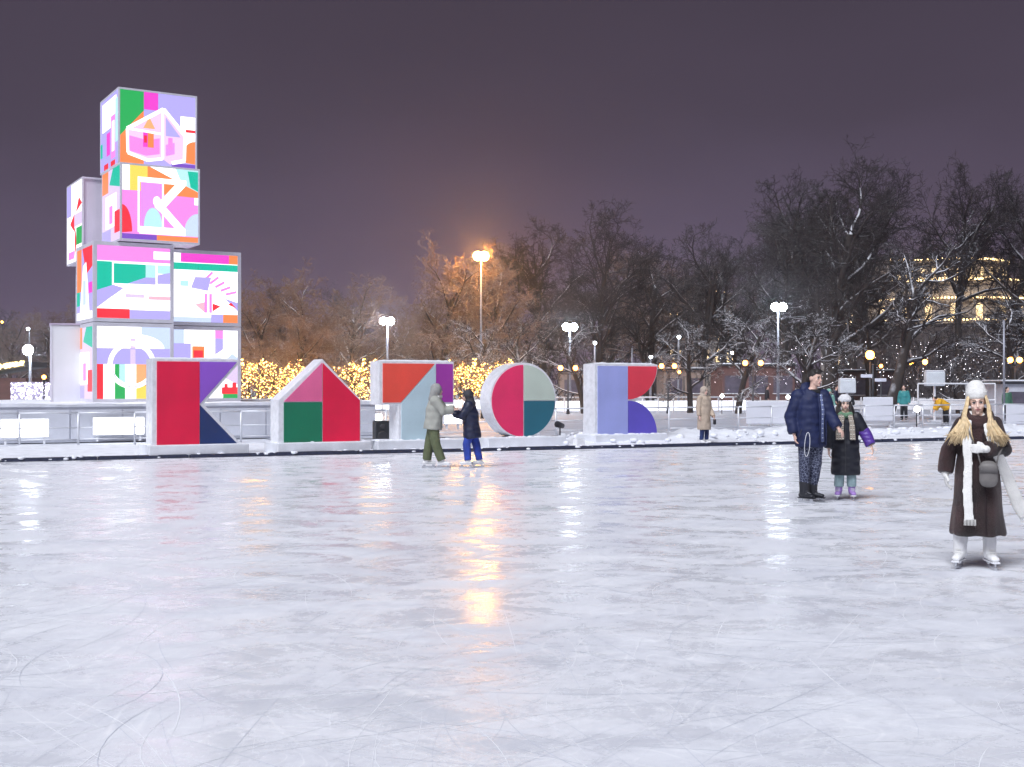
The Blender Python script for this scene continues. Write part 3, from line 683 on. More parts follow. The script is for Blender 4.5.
# flag pole at right
t = thing('pole', 'thin pale pole rising above the right end of the railing', 'pole', P(1004, 54))
b = MB(); b.tube([(0, 0, 0), (0, 0, zat(320, 54))], [.06, .045], 8); b.build('shaft', POLE, t, True)
b = MB(); b.tube([(0, 0, 0), (0, 0, .25)], [.13, .11], 10); b.build('base', POLE, t)
t = thing('pole', 'thin pale pole above the curved letter', 'pole', P(632, 60))
b = MB(); b.tube([(0, 0, 0), (0, 0, zat(348, 60))], [.05, .03], 8); b.build('shaft', POLE, t, True)
b = MB(); b.tube([(0, 0, 0), (0, 0, .25)], [.13, .11], 10); b.build('base', POLE, t)

# ------------------------------------------------------------------ buildings
STONE = mat('lit_stone', (.36, .31, .27), .8, .1, .3)  # lit copy of the stone, its light put into the colour
WARM = glow('warm_window', (1.0, .74, .40), 2.4)
CORN = glow('cornice_light', (1.0, .72, .34), 9.0)
rt = thing('rotunda_building', 'round tiered building with lit colonnades seen through the right hand trees', 'building', P(944, 205))
def drum(r, z0, z1, name, m):
    b = MB(); b.tube([(0, 0, z0), (0, 0, z1)], [r, r], 64); return b.build(name, m, rt)
drum(19.5, 0, 11.4, 'lower_drum', mat('unlit_stone', (.05, .042, .046), .85, .15, .3)); drum(15.5, 11.4, 17.8, 'middle_drum', STONE); drum(9.6, 17.8, 21.6, 'upper_drum', STONE)  # lower drum: shaded copy of the stone, night darkness put into the colour
for r_, z in ((19.9, 11.5), (16.0, 15.1), (15.9, 17.9), (10.0, 21.7), (9.9, 18.6)):
    b = MB(); b.tube([(0, 0, z - .25), (0, 0, z + .2)], [r_ - .1, r_], 64); cn = b.build('cornice', STONE, rt)
    b = MB(); n_ = int(r_ * 6)
    for i in range(n_):
        a = math.pi + math.pi * i / n_ ; b.box(((r_ + .15) * math.cos(a), (r_ + .15) * math.sin(a), z + .32), (.24, .24, .26), a)
    b.build('cornice_lights', CORN, cn)
colb = MB(); colb.tube([(0, 0, 0), (0, 0, .3), (0, 0, .35), (0, 0, 3.0), (0, 0, 3.3)], [.42, .42, .3, .26, .42], 10); cmesh = colb.mesh('column', STONE, True)
winb = MB(); winb.prism([(-.5, 0), (.5, 0)] + arc(0, 1.9, .5, 0, 180, 8), -.04, .04); wmesh = winb.mesh('window', WARM)
for i in range(26):
    a = math.pi + math.pi * (i + .5) / 26
    o = bpy.data.objects.new('column', cmesh); COL.objects.link(o); o.parent = rt; o.location = (16.0 * math.cos(a), 16.0 * math.sin(a), 11.7)
    if i % 2 == 0:
        o = bpy.data.objects.new('window', wmesh); COL.objects.link(o); o.parent = rt; o.location = (15.56 * math.cos(a + .06), 15.56 * math.sin(a + .06), 12.2); o.rotation_euler.z = a + .06 + math.pi / 2
for i in range(16):
    a = math.pi + math.pi * (i + .5) / 16
    o = bpy.data.objects.new('window', wmesh); COL.objects.link(o); o.parent = rt; o.location = (9.66 * math.cos(a), 9.66 * math.sin(a), 18.9); o.rotation_euler.z = a + math.pi / 2; o.scale = (.7, 1, .8)
def block(label, px0, px1, yt, d, rows, cols, lit, arch=False, wall=STONE, z_first=2.0):
    x0 = P(px0, d); wd = (px1 - px0) / F * d; h = zat(yt, d); t = thing('stone_building', label, 'building', x0, 0)
    b = MB(); b.box((wd / 2, 5, h / 2), (wd, 10, h)); b.build('wall', wall, t)
    b = MB(); b.box((wd / 2, 5, h + .2), (wd + .8, 10.8, .4)); cn = b.build('cornice', STONE, t)
    b = MB()
    for i in range(int(wd / 1.1)): b.box((.5 + i * 1.1, -.5, h + .5), (.3, .3, .3))
    b.build('cornice_lights', CORN, cn)
    for r_ in range(rows):
        for c in range(cols):
            x = (c + .5) * wd / cols; z = z_first + (h - z_first - .6) * r_ / rows; hh = (h - z_first) / rows * .62; ww = wd / cols * .5
            b = MB(); poly = [(-ww / 2, 0), (ww / 2, 0)] + (arc(0, hh - ww / 2, ww / 2, 0, 180, 8) if arch else [(ww / 2, hh), (-ww / 2, hh)])
            b.prism(poly, -.06, .02); o = b.build('window', WARM if random.random() < lit else mat('dim_glass', (.10, .09, .12), .15, .3, 3), t); o.location = (x, 0, z)
block('small square lit turret left of the round tiered building', 887, 911, 263, 196, 5, 3, .7, True, STONE, 3)
block('lower stone wing with lit windows left of the turret', 836, 884, 300, 200, 4, 5, .5)
block('arched stone building lit warm behind the trees above the beige coat', 688, 736, 296, 165, 3, 4, .9, True, STONE, 5)
block('low wing of the arched building behind the curved letter', 650, 686, 318, 170, 3, 4, .45, False, mat('unlit_stone', (.05, .042, .046), .85, .15, .3), 3)

# far left: glittering wall and lit roofline
t = thing('glitter_wall', 'low wall covered in tiny white lights left of the tower', 'wall', P(10, 63))
wd = (50 - 10) / F * 63; h = zat(382, 63)
b = MB(); b.box((wd / 2, .4, h / 2), (wd, .7, h)); b.build('wall', mat('glitter_base', (.35, .33, .45), .6, .3, 8), t)
b = MB(); 
for i in range(420):
    b.ell((random.uniform(.03, wd - .03), .03, random.uniform(.3, h - .03)), .022, None, 4, 3)
tag(b.build('tiny_lights', glow('tiny_white', (.9, .85, 1), 9, False), t), kind='stuff')
t = thing('lit_kiosk', 'kiosk with a golden lit roof at the left edge', 'kiosk', P(-40, 90))
wd = 66 / F * 90; h = zat(378, 90)
b = MB(); b.box((wd / 2, 1.5, h / 2), (wd, 3, h)); b.build('wall', BRICK, t)
b = MB(); b.prism([(-.3, h), (wd + .3, h + .8), (wd + .3, h + 1.2), (-.3, h + .25)], -.3, 3.3); r_ = b.build('roof', DARK, t)
b = MB()
for i in range(300):
    x = random.uniform(0, wd); b.ell((x, -.36, h + .1 + .85 * x / wd + random.uniform(0, .35)), .045, None, 4, 3)
b.build('roof_lights', glow('gold_bulb', (1, .72, .25), 9, False), r_)

# ------------------------------------------------------------------ trees
def bark(name, col, snow_amt, snow_lo=.35, frost=.0):
    m = bpy.data.materials.new(name); m.use_nodes = True; n = m.node_tree.nodes; l = m.node_tree.links; b = n['Principled BSDF']
    b.inputs['Roughness'].default_value = .85
    g_ = n.new('ShaderNodeNewGeometry'); s_ = n.new('ShaderNodeSeparateXYZ'); l.new(g_.outputs['Normal'], s_.inputs[0])
    t = n.new('ShaderNodeTexCoord'); x = n.new('ShaderNodeTexNoise'); x.inputs['Scale'].default_value = 1.3; x.inputs['Detail'].default_value = 3; l.new(t.outputs['Object'], x.inputs['Vector'])
    a = n.new('ShaderNodeMath'); a.operation = 'MULTIPLY_ADD'; a.inputs[1].default_value = .9; l.new(x.outputs[0], a.inputs[0]); l.new(s_.outputs[2], a.inputs[2])
    r = n.new('ShaderNodeMapRange'); r.inputs[1].default_value = snow_lo + .45; r.inputs[2].default_value = snow_lo + .75; r.inputs[3].default_value = frost; r.inputs[4].default_value = snow_amt; l.new(a.outputs[0], r.inputs[0])
    x2 = n.new('ShaderNodeTexNoise'); x2.inputs['Scale'].default_value = 7; l.new(t.outputs['Object'], x2.inputs['Vector'])
    rp = n.new('ShaderNodeValToRGB'); l.new(x2.outputs[0], rp.inputs[0]); rp.color_ramp.elements[0].color = tuple(c * .6 for c in col) + (1,); rp.color_ramp.elements[1].color = tuple(c * 1.4 for c in col) + (1,)
    mx = n.new('ShaderNodeMix'); mx.data_type = 'RGBA'; l.new(r.outputs[0], mx.inputs[0]); l.new(rp.outputs[0], mx.inputs[6]); mx.inputs[7].default_value = (.74, .76, .82, 1); l.new(mx.outputs[2], b.inputs['Base Color'])
    return m
BARK = bark('bark', (.035, .028, .026), .8, .30)
TWIG = bark('twig', (.020, .015, .016), .20, .55)
FTWIG = bark('lamplit_frosty_twig', (.17, .10, .065), .30, .40, .03)  # warm lamplight put into the twig colour, under a little frost
STWIG = bark('snowy_twig', (.028, .022, .024), .75, .36, .0)
def grow(seed, H, trunk_r, first=.22, n1=10, spread=1.0, lean=(0, 0), levels=5, upness=.35, ratio=.60, counts=(10, 7, 6, 5, 3), limit=2):
    rnd = random.Random(seed); T = MB(); Cm = MB()
    def branch(p, d, L, r, lev):
        ns_ = 8 if lev == 0 else (5 if lev < 3 else 3); pts = [p.copy()]; rad = [r]; dd = d.copy()
        wob = (.05, .16, .20, .24, .26, .3)[lev]
        for i in range(ns_):
            dd = (dd + Vector((rnd.gauss(0, wob), rnd.gauss(0, wob), rnd.gauss(0, wob) + upness * (.10 if lev < 2 else .06)))).normalized()
            p = p + dd * (L / ns_); pts.append(p.copy()); rad.append(max(.009, r * (1 - (.55 if lev == 0 else .70) * (i + 1) / ns_)))
        (T if lev <= limit - 1 else Cm).tube(pts, rad, 9 if lev == 0 else (6 if lev == 1 else (4 if lev == 2 else 3)), caps=False)
        if lev >= levels: return
        cnt = counts[lev]
        for k in range(cnt):
            t_ = (first + (1 - first) * (k + rnd.random()) / cnt) if lev == 0 else (.18 + .82 * (k + rnd.random()) / cnt)
            f_ = t_ * ns_; i = min(ns_ - 1, int(f_)); q = pts[i].lerp(pts[i + 1], f_ - i); tdir = (pts[i + 1] - pts[i]).normalized()
            ang = R(rnd.uniform(28, 62)) * (1.0 if lev else spread) * (1 - .35 * t_ if lev == 0 else 1)
            o = tdir.orthogonal().normalized(); o.rotate(Matrix.Rotation(rnd.uniform(0, 6.283) if lev else k * 2.4 + rnd.uniform(-.5, .5), 3, tdir))
            nd_ = (tdir * math.cos(ang) + o * math.sin(ang)).normalized()
            rr_ = rad[i] * (.58 if lev == 0 else .62)
            branch(q, nd_, L * ratio * rnd.uniform(.7, 1.15) * (1 - .25 * t_) * (.95 if lev == 0 else 1.0), rr_, lev + 1)
    branch(Vector((0, 0, -.15)), Vector((lean[0], lean[1], 1)).normalized(), H * .62, trunk_r, 0)
    return T, Cm
PROTO = {}
def proto(key, seed, twig, **kw):
    T, Cm = grow(seed, **kw)
    ztop = sorted(v[2] for v in Cm.v)[int(len(Cm.v) * .985)]
    PROTO[key] = (T.mesh('trunk', BARK, True), Cm.mesh('crown', twig, False), ztop)
proto('broad', 11, TWIG, H=15, trunk_r=.34, first=.25, spread=1.15, counts=(11, 8, 6, 5, 3))
proto('broad2', 23, TWIG, H=15, trunk_r=.36, first=.2, spread=1.2, counts=(11, 8, 6, 5, 3))
proto('tall', 35, TWIG, H=15, trunk_r=.28, first=.3, spread=.8, upness=.6, counts=(12, 7, 6, 5, 3))
proto('high', 107, TWIG, H=15, trunk_r=.30, first=.55, spread=1.25, upness=.35, counts=(11, 8, 6, 5, 3))
proto('frost', 47, FTWIG, H=11, trunk_r=.24, first=.15, spread=1.05, counts=(12, 8, 6, 5, 3))
proto('frost2', 59, FTWIG, H=11, trunk_r=.24, first=.18, spread=1.1, upness=.45, counts=(12, 8, 6, 5, 3))
proto('low', 71, STWIG, H=7, trunk_r=.16, first=.2, spread=1.25, upness=.15, counts=(8, 6, 5, 4, 2))
proto('lean', 83, STWIG, H=14, trunk_r=.40, first=.42, spread=1.0, lean=(.42, .05), upness=.2, counts=(8, 7, 6, 5, 2))
proto('small', 95, FTWIG, H=3.6, trunk_r=.09, first=.25, spread=1.3, counts=(9, 7, 5, 4, 2), levels=4)
def tree(label, key, px, d, ytop, rz, group, sx=1.0, name='bare_tree'):
    Tm, Cm, zt = PROTO[key]; h = zat(ytop, d); s_ = h / zt
    t = thing(name, label, 'tree', P(px, d), rz, group); t.scale = (s_ * sx, s_ * sx, s_)
    for n_, me in (('trunk', Tm), ('crown', Cm)):
        o = bpy.data.objects.new(n_, me); COL.objects.link(o); o.parent = t
    return t
GL = 'frosty trees behind the left letters'; GM = 'dark bare trees in the middle'; GR = 'tall bare trees on the right'; GB = 'trees in the far row'
for a in (('frosty bare tree just right of the cube tower', 'frost', 262, 74, 288, .3, GL, 1.1), ('frosty bare tree behind the house letter', 'frost2', 316, 77, 276, 1.6, GL, 1.15),
          ('frosty bare tree behind the left end of the letter T', 'frost', 352, 90, 284, 2.9, GL, 1.1), ('orange lit frosty tree left of the sodium lamp', 'frost2', 437, 100, 258, 4.1, GL, 1.25),
          ('orange lit frosty tree right behind the sodium lamp', 'frost', 498, 101, 268, 5.2, GL, 1.1), ('shorter frosty tree low behind the letter T', 'frost2', 408, 92, 318, .9, GL, 1.2),
          ('frosty bush-like tree low behind the house letter', 'frost', 300, 73, 322, 2.2, GL, 1.3), ('dim tree at the left edge beside the tower', 'frost', 10, 110, 318, 3.3, GL, 1.2), ('dim tree between the far left lamp and the tower', 'frost2', 62, 112, 310, 1.1, GL, 1.2),
          ('dark tree above the round letter', 'broad', 545, 112, 224, .4, GM, 1.0), ('dark upright tree with the highest top of the middle clump', 'tall', 598, 108, 212, 1.3, GM, 1.05),
          ('dark tree above the curved letter', 'broad2', 650, 110, 236, 2.0, GM, 1.0), ('dark broad tree in front of the arched building', 'broad', 700, 104, 232, 3.4, GM, 1.0),
          ('dark tree left of the white flood lamp behind the man', 'tall', 742, 108, 240, 5.0, GM, 1.1),
          ('tallest bare tree, rising behind the man in navy', 'broad2', 826, 86, 158, 1.0, GR, 1.08), ('tall bare tree left of the tallest one', 'broad', 784, 92, 190, 4.4, GR, .9),
          ('tall bare tree right above the girl', 'high', 872, 90, 178, 2.2, GR, 1.1), ('tall bare tree with its crown above the round building', 'high', 962, 86, 172, .7, GR, .82), ('tall bare tree between the tallest one and the flood lamp', 'broad', 806, 100, 184, 1.9, GR, 1.05), ('tall bare tree at the right edge, higher of the two there', 'high', 1026, 84, 180, 5.6, GR, .9), ('lower bare tree at the right edge behind the higher one', 'broad2', 1062, 88, 215, 3.0, GR, .9)):
    tree(*a)
for a in (('low snowy tree left behind the round letter', 'low', 524, 78, 318, .2), ('low snowy tree between the round and curved letters', 'low', 584, 76, 324, 1.5), ('low snowy tree right of the curved letter', 'low', 690, 78, 322, 2.7),
          ('low snowy tree left of the lamp behind the man', 'low', 738, 76, 312, 3.9), ('low snowy tree under the flood lamp behind the man', 'low', 800, 74, 306, 5.1), ('low snowy tree at the foot of the round building', 'low', 958, 76, 352, .8), ('low snowy tree at the right edge', 'low', 1018, 74, 300, 2.1), ('low snowy tree behind the sodium lamp pole', 'low', 468, 82, 322, 4.0)):
    tree(a[0], a[1], a[2], a[3], a[4], a[5], 'low snow-covered trees under the lamps', 1.2)
tree('leaning tree with snow along its trunk, right of the girl', 'lean', 886, 60, 232, 0, None, 1.0)
fr = ['far tree dimly seen behind the %s' % q for q in ('left edge lamp', 'grey cabin', 'right flank of the tower', 'house letter roof', 'gap right of the house letter', 'letter T', 'sodium lamp', 'round letter', 'gap beside the round letter', 'curved letter', 'beige coat', 'orange twin lamp', 'man in navy', 'girl with the scarf', 'two white signs', 'white tube frame', 'hat of the woman in fur', 'pole at the right')]
for i, lab in enumerate(fr):
    px = -5 + i * 61
    if 860 < px < 1010: continue
    k = ('broad', 'tall', 'broad2', 'frost')[i % 4]
    yt = 322 if px < 220 else (300 if px < 480 else (262 if px < 760 else 240)); yt += random.uniform(-10, 12)
    tree(lab, k, px, random.uniform(128, 148), yt, random.uniform(0, 6), GB, 1.25)

rnd = random.Random(5); fw_ = MB()
for i in range(9000):
    d = rnd.uniform(150, 172); px = rnd.uniform(-60, 1084); p = P(px, d); hmax = 7.5 + 2.5 * noise.noise(Vector((p.x * .09, 0, 0))); z = hmax * rnd.random() ** 1.3; L = rnd.uniform(.8, 2.6)
    dv = Vector((rnd.gauss(0, .55), rnd.gauss(0, .2), rnd.uniform(.2, 1))).normalized() * L; s_ = Vector((rnd.uniform(.03, .10), rnd.uniform(-.05, .05), .02))
    q = Vector((p.x, p.y, z)); fw_.add([q - s_, q + s_, q + dv * .6 + s_ * .5, q + dv], [(0, 1, 2), (0, 2, 3)])
tag(fw_.build('far_wood', TWIG), 'dark leafless wood far behind the park', 'wood', kind='stuff')
# fairy lights in small trees at the left
GOLD = glow('warm_bulb', (1.0, .56, .14), 16.0)
def bulbs(seed, n, size):
    """bulbs strung along the branches of the small tree"""
    rnd = random.Random(seed); b = MB(); Tm, Cm, zt = PROTO['small']
    oc = [(1, 0, 0), (-1, 0, 0), (0, 1, 0), (0, -1, 0), (0, 0, 1), (0, 0, -1)]; of = [(0, 2, 4), (2, 1, 4), (1, 3, 4), (3, 0, 4), (2, 0, 5), (1, 2, 5), (3, 1, 5), (0, 3, 5)]
    cv = [v.co.copy() for v in Cm.vertices]; tv = [v.co.copy() for v in Tm.vertices if v.co.z > .2]
    for i in range(n):
        p = rnd.choice(tv) if i < n * .22 else rnd.choice(cv)
        p = p + Vector((rnd.gauss(0, .02), rnd.gauss(0, .02), rnd.gauss(0, .02))); s_ = size * rnd.choice((.5, .7, 1, 1, 1.6))
        b.add([(p[0] + a_ * s_, p[1] + b_ * s_, max(.05, p[2] + c_ * s_)) for a_, b_, c_ in oc], of)
    return b.mesh('string_lights', GOLD)
BM = [bulbs(3 + i, 460, .021) for i in range(3)]
sp_ = ((250, 66, 'right beside the tower'), (272, 64, 'left of the house letter'), (296, 67, 'touching the house letter roof'), (352, 66, 'right of the house letter roof'), (374, 64, 'between the house letter and the letter T'), (461, 66, 'just right of the letter T'), (482, 64, 'left of the round letter'), (502, 69, 'behind the round letter'))
for i, (px, d, lab) in enumerate(sp_):
    tr_ = tree('small tree strung with golden lights ' + lab, 'small', px, d, 362, i * 1.3, 'small trees wound with golden lights', 1.15, 'small_tree')
    o = bpy.data.objects.new('string_lights', BM[i % 3]); COL.objects.link(o); o.location = P(px, d); o.rotation_euler.z = i * 1.3; o.scale = tr_.scale
    gl_ = bpy.data.lights.new('string_light_glow', 'POINT'); gl_.energy = 420; gl_.color = (1, .50, .16); gl_.shadow_soft_size = .9; go_ = bpy.data.objects.new('string_light_glow', gl_); COL.objects.link(go_); go_.location = P(px, d + .3, 2.6)
    tag(o, 'golden string lights wound through the small tree ' + lab, 'string lights', 'golden string lights', 'stuff')
WB = []
TW = glow('tiny_white_bulb', (.95, .93, 1), 7, False)
for i in range(2):
    rnd = random.Random(90 + i); b = MB()
    for k in range(80):
        p = (rnd.gauss(0, 2.2), rnd.gauss(0, 1.5), rnd.uniform(1.2, 4.6)); b.ell(p, rnd.uniform(.010, .024), None, 4, 3)
    WB.append(b.mesh('string_lights', TW))
for px, d, lab in ((940, 75, 'in the twigs left of the woman in fur'), (985, 77, 'in the twigs above the woman in fur'), (805, 78, 'in the twigs around the flood lamp behind the man'), (900, 78, 'in the twigs above the two white signs')):
    o = bpy.data.objects.new('string_lights', WB[px % 2]); COL.objects.link(o); o.location = P(px, d); tag(o, 'tiny white string lights scattered ' + lab, 'string lights', 'white string lights', 'stuff')

# ------------------------------------------------------------------ people
def V(*a): return Vector(a)
def rotz(v, a): return Matrix.Rotation(a, 3, 'Z') @ Vector(v)
def hand_chains(mb, wrist, d, pn, side, rad=.0085, curl=.35, n=6, scale=1.0):
    """palm with four unequal bent fingers and a thumb from the side of the palm. d: along the hand, pn: palm normal, side: +1/-1 thumb side"""
    d = Vector(d).normalized(); pn = Vector(pn); pn = (pn - d * pn.dot(d)).normalized(); s_ = d.cross(pn) * side; w0 = Vector(wrist)
    mb.tube([w0, w0 + d * .03 * scale, w0 + d * .085 * scale], [(.026 * scale, .018 * scale), (.038 * scale, .017 * scale), (.040 * scale, .014 * scale)], 10, ax=s_, hemi=True)
    for k, L in enumerate((.072, .080, .074, .058)):
        b0 = w0 + d * .085 * scale + s_ * (.030 - .020 * k) * scale; p = b0 - d * .012; pts = [p]; dd = d.copy()
        for j in range(3):
            dd = (dd + pn * curl * (.6 + .5 * j)).normalized(); p = p + dd * (L * scale / 3 + .003); pts.append(p)
        mb.tube(pts, [rad * 1.08 * scale, rad * scale, rad * .95 * scale, rad * .8 * scale], n, hemi=True)
    t0 = w0 + d * .025 * scale + s_ * .022 * scale; t1 = t0 + (d * .6 + s_ * .75 + pn * .15).normalized() * .034 * scale; t2 = t1 + (d * .9 + s_ * .25 + pn * .25).normalized() * .032 * scale
    mb.tube([t0, t1, t2], [rad * 1.35 * scale, rad * 1.15 * scale, rad * .9 * scale], n, hemi=True)
def head_parts(mb, c, M, k=1.0):
    X = lambda x, y, z: Vector(c) + M @ Vector((x * k, y * k, z * k))
    mb.ell(X(0, .008, .022), (.076 * k, .096 * k, .098 * k), M); mb.ell(X(0, -.022, -.045), (.058 * k, .068 * k, .070 * k), M)
    mb.tube([X(0, -.050, -.075), X(0, -.070, -.100)], [.026 * k, .018 * k], 8, hemi=True)                  # chin
    mb.tube([X(0, -.086, .012), X(0, -.100, -.012), X(0, -.108, -.030)], [.008 * k, .010 * k, .014 * k], 8, hemi=True)   # nose
    mb.tube([X(-.034, -.084, .022), X(0, -.093, .024), X(.034, -.084, .022)], [.009 * k] * 3, 6, hemi=True)      # brow ridge
    for s_ in (-1, 1):
        mb.ell(X(s_ * .077, .012, -.008), (.010 * k, .020 * k, .030 * k), M, 8, 6); mb.ell(X(s_ * .038, -.066, -.028), (.022 * k, .018 * k, .024 * k), M, 8, 6)
    mb.tube([X(-.022, -.083, -.063), X(0, -.091, -.062), X(.022, -.083, -.063)], [.007 * k] * 3, 6, hemi=True)
LIP = mat('lips', (.50, .20, .19), .45, .05); EYEW = mat('eye_white', (.8, .8, .8), .2, .02); IRIS = mat('iris', (.03, .025, .02), .2, .1); BROW = mat('eyebrow', (.06, .035, .02), .8, .2); BROWL = mat('fair_eyebrow', (.30, .20, .12), .8, .2)
def face(par, c, M, k=1.0, brow=BROW, lip=LIP):
    X = lambda x, y, z: Vector(c) + M @ Vector((x * k, y * k, z * k))
    for s_ in (-1, 1):
        b = MB(); b.ell(X(s_ * .032, -.081, .002), (.0155 * k, .008 * k, .0085 * k), M, 10, 7); e_ = b.build('eye', EYEW, par, True)
        b = MB(); b.ell(X(s_ * .032, -.0872, .002), (.0075 * k, .004 * k, .0075 * k), M, 10, 7); b.build('iris', IRIS, e_, True)
        b = MB(); b.tube([X(s_ * .014, -.092, .009), X(s_ * .032, -.091, .0125), X(s_ * .050, -.080, .006)], [.0028 * k, .0034 * k, .002 * k], 5); b.build('eyelash', IRIS, e_, True)
        b = MB(); b.tube([X(s_ * .013, -.0975, .026), X(s_ * .032, -.095, .032), X(s_ * .053, -.082, .027)], [.0035 * k, .0042 * k, .002 * k], 5); b.build('eyebrow', brow, par, True)
    b = MB(); b.tube([X(-.023, -.083, -.061), X(-.008, -.0955, -.0585), X(0, -.0955, -.060), X(.008, -.0955, -.0585), X(.023, -.083, -.061)], [.0025 * k, .005 * k, .0045 * k, .005 * k, .0025 * k], 6)
    b.tube([X(-.020, -.084, -.066), X(0, -.0955, -.069), X(.020, -.084, -.066)], [.0025 * k, .0058 * k, .0025 * k], 6); b.build('lips', lip, par, True)
def body(par, J, yaw, hands=(True, True), voxel=.0075, k=1.0, skin=SKIN, pn=None, curl=(.3, .3), headM=None):
    ax = (math.cos(yaw), math.sin(yaw), 0); b = MB()
    pel = (J['HL'] + J['HR']) / 2; nk = J['N']
    b.tube([pel + V(0, 0, -.06), pel + V(0, 0, .08), pel.lerp(nk, .5), nk + V(0, 0, -.12), nk + V(0, 0, -.03)], [(.14 * k, .10 * k), (.14 * k, .10 * k), (.13 * k, .095 * k), (.15 * k, .10 * k), (.09 * k, .07 * k)], 14, ax=ax, hemi=True)
    b.tube([nk + V(0, 0, -.06), nk.lerp(J['H'], .55), J['H'] + V(0, 0, -.03)], [.058 * k, .052 * k, .055 * k], 12, hemi=True)
    M = headM if headM else Matrix.Rotation(yaw, 3, 'Z'); head_parts(b, J['H'], M, k)
    for i, s_ in enumerate('LR'):
        b.tube([J['S' + s_], J['S' + s_].lerp(J['E' + s_], .4), J['E' + s_], J['E' + s_].lerp(J['W' + s_], .3), J['W' + s_]], [.050 * k, .044 * k, .036 * k, .037 * k, .026 * k], 10, hemi=True)
        if hands[i]:
            d = (J['W' + s_] - J['E' + s_]); n_ = (pn or {}).get(s_, V(0, .3, 0) + V(1 if s_ == 'L' else -1, 0, 0)); hand_chains(b, J['W' + s_], J.get('D' + s_, d), n_, 1 if s_ == 'L' else -1, .0095, curl[i], scale=k)
        b.tube([J['H' + s_], J['H' + s_].lerp(J['K' + s_], .5), J['K' + s_], J['K' + s_].lerp(J['A' + s_], .3), J['A' + s_]], [.085 * k, .073 * k, .052 * k, .054 * k, .036 * k], 10, hemi=True)
        f_ = rotz((0, -1, 0), J.get('F' + s_, yaw)); b.tube([J['A' + s_] + V(0, 0, -.01), J['A' + s_] + f_ * .08 + V(0, 0, -.04)], [.028, .018], 8, hemi=True)
    return fuse(b, 'body', skin, par, voxel, 2)
def skate(par, A, yaw, boot, shaft=.16, r=.052, name='ice_skate', sole=WHITE, lace=None, blade=True, top=None):
    f_ = rotz((0, -1, 0), yaw); b = MB(); z = .075
    base = V(A.x, A.y, 0)
    b.tube([V(A.x, A.y, A.z + shaft), V(A.x, A.y, A.z + shaft * .45), V(A.x, A.y, z + .06)], [r * 1.08, r * .98, r * 1.0], 12, hemi=True)
    b.tube([base - f_ * .055 + V(0, 0, z + .035), base + f_ * .06 + V(0, 0, z + .034), base + f_ * .15 + V(0, 0, z + .024)], [(.040, .036), (.044, .036), (.040, .026)], 12, ax=rotz((1, 0, 0), yaw), hemi=True)
    sk = fuse(b, name, boot, par, .009, 2)
    b = MB(); M = Matrix.Translation(base) @ Matrix.Rotation(yaw, 4, 'Z')
    b.box((0, -.045, .072), (.066, .27, .014), 0, 0, M); b.build('sole', sole, sk)
    if blade:
        b = MB(); b.box((0, -.045, .016), (.006, .29, .032), 0, 0, M)
        for y in (.05, -.13): b.box((0, y, .049), (.014, .05, .034), 0, 0, M)
        b.build('blade', mat('blade_steel', (.7, .72, .75), .2, .05, metal=.9), sk)
    b = MB()
    for i in range(4):
        q = base + f_ * (.10 - .022 * i) + V(0, 0, z + .062 + .016 * i) ; s_ = rotz((.026, 0, 0), yaw); b.tube([q - s_, q + f_ * .006, q + s_], [.004] * 3, 5)
    b.build('laces', lace or WHITE, sk)
    return sk
def legs_cloth(par, J, m, rh, rk, ra, name='trousers', end=.0, rough=.006, voxel=.012, yaw=0):
    b = MB(); pel = (J['HL'] + J['HR']) / 2
    b.tube([pel + V(0, 0, -.05), pel + V(0, 0, .12)], [(rh * 1.65, rh * 1.2), (rh * 1.55, rh * 1.15)], 14, ax=(math.cos(yaw), math.sin(yaw), 0), hemi=True)
    for s_ in 'LR':
        a = J['A' + s_] + V(0, 0, end)
        b.tube([J['H' + s_] + V(0, 0, .02), J['H' + s_].lerp(J['K' + s_], .5), J['K' + s_], J['K' + s_].lerp(a, .5), a], [rh, (rh + rk) / 2, rk, (rk + ra) / 2 * 1.03, ra], 12, hemi=False)
    return fuse(b, name, m, par, voxel, 2, rough, 9, .55)
def top_cloth(par, J, m, rings, sl, yaw, name, voxel=.012, rough=.008, sm=3, fold=9, stretch=.6, extra=None, mitre=True):
    """rings: (point, half width, half depth) from hem to collar; sl: sleeve radii at shoulder, elbow, cuff"""
    ax = (math.cos(yaw), math.sin(yaw), 0); b = MB()
    b.tube([r_[0] for r_ in rings], [(r_[1], r_[2]) for r_ in rings], 20, ax=ax, caps=True)
    for s_ in 'LR':
        S, E_, W_e = J['S' + s_], J['E' + s_], J['W' + s_]
        b.tube([S, S.lerp(E_, .5), E_, E_.lerp(W_e, .5), E_.lerp(W_e, .96)], [sl[0], (sl[0] + sl[1]) / 2 * 1.02, sl[1], (sl[1] + sl[2]) / 2, sl[2]], 14, hemi=False)
        b.ell(S, sl[0], None, 12, 8); b.ell(E_, sl[1] * .98, None, 12, 8)
    if extra: extra(b)
    return fuse(b, name, m, par, voxel, sm, rough, fold, stretch)
def strip(pts, wd, th, normal):
    """a flat cloth strip along pts"""
    b = MB(); n_ = len(pts); wds = wd if isinstance(wd, list) else [wd] * n_
    b.tube(pts, [(w_ / 2, th / 2) for w_ in wds], 12, ax=normal); return b

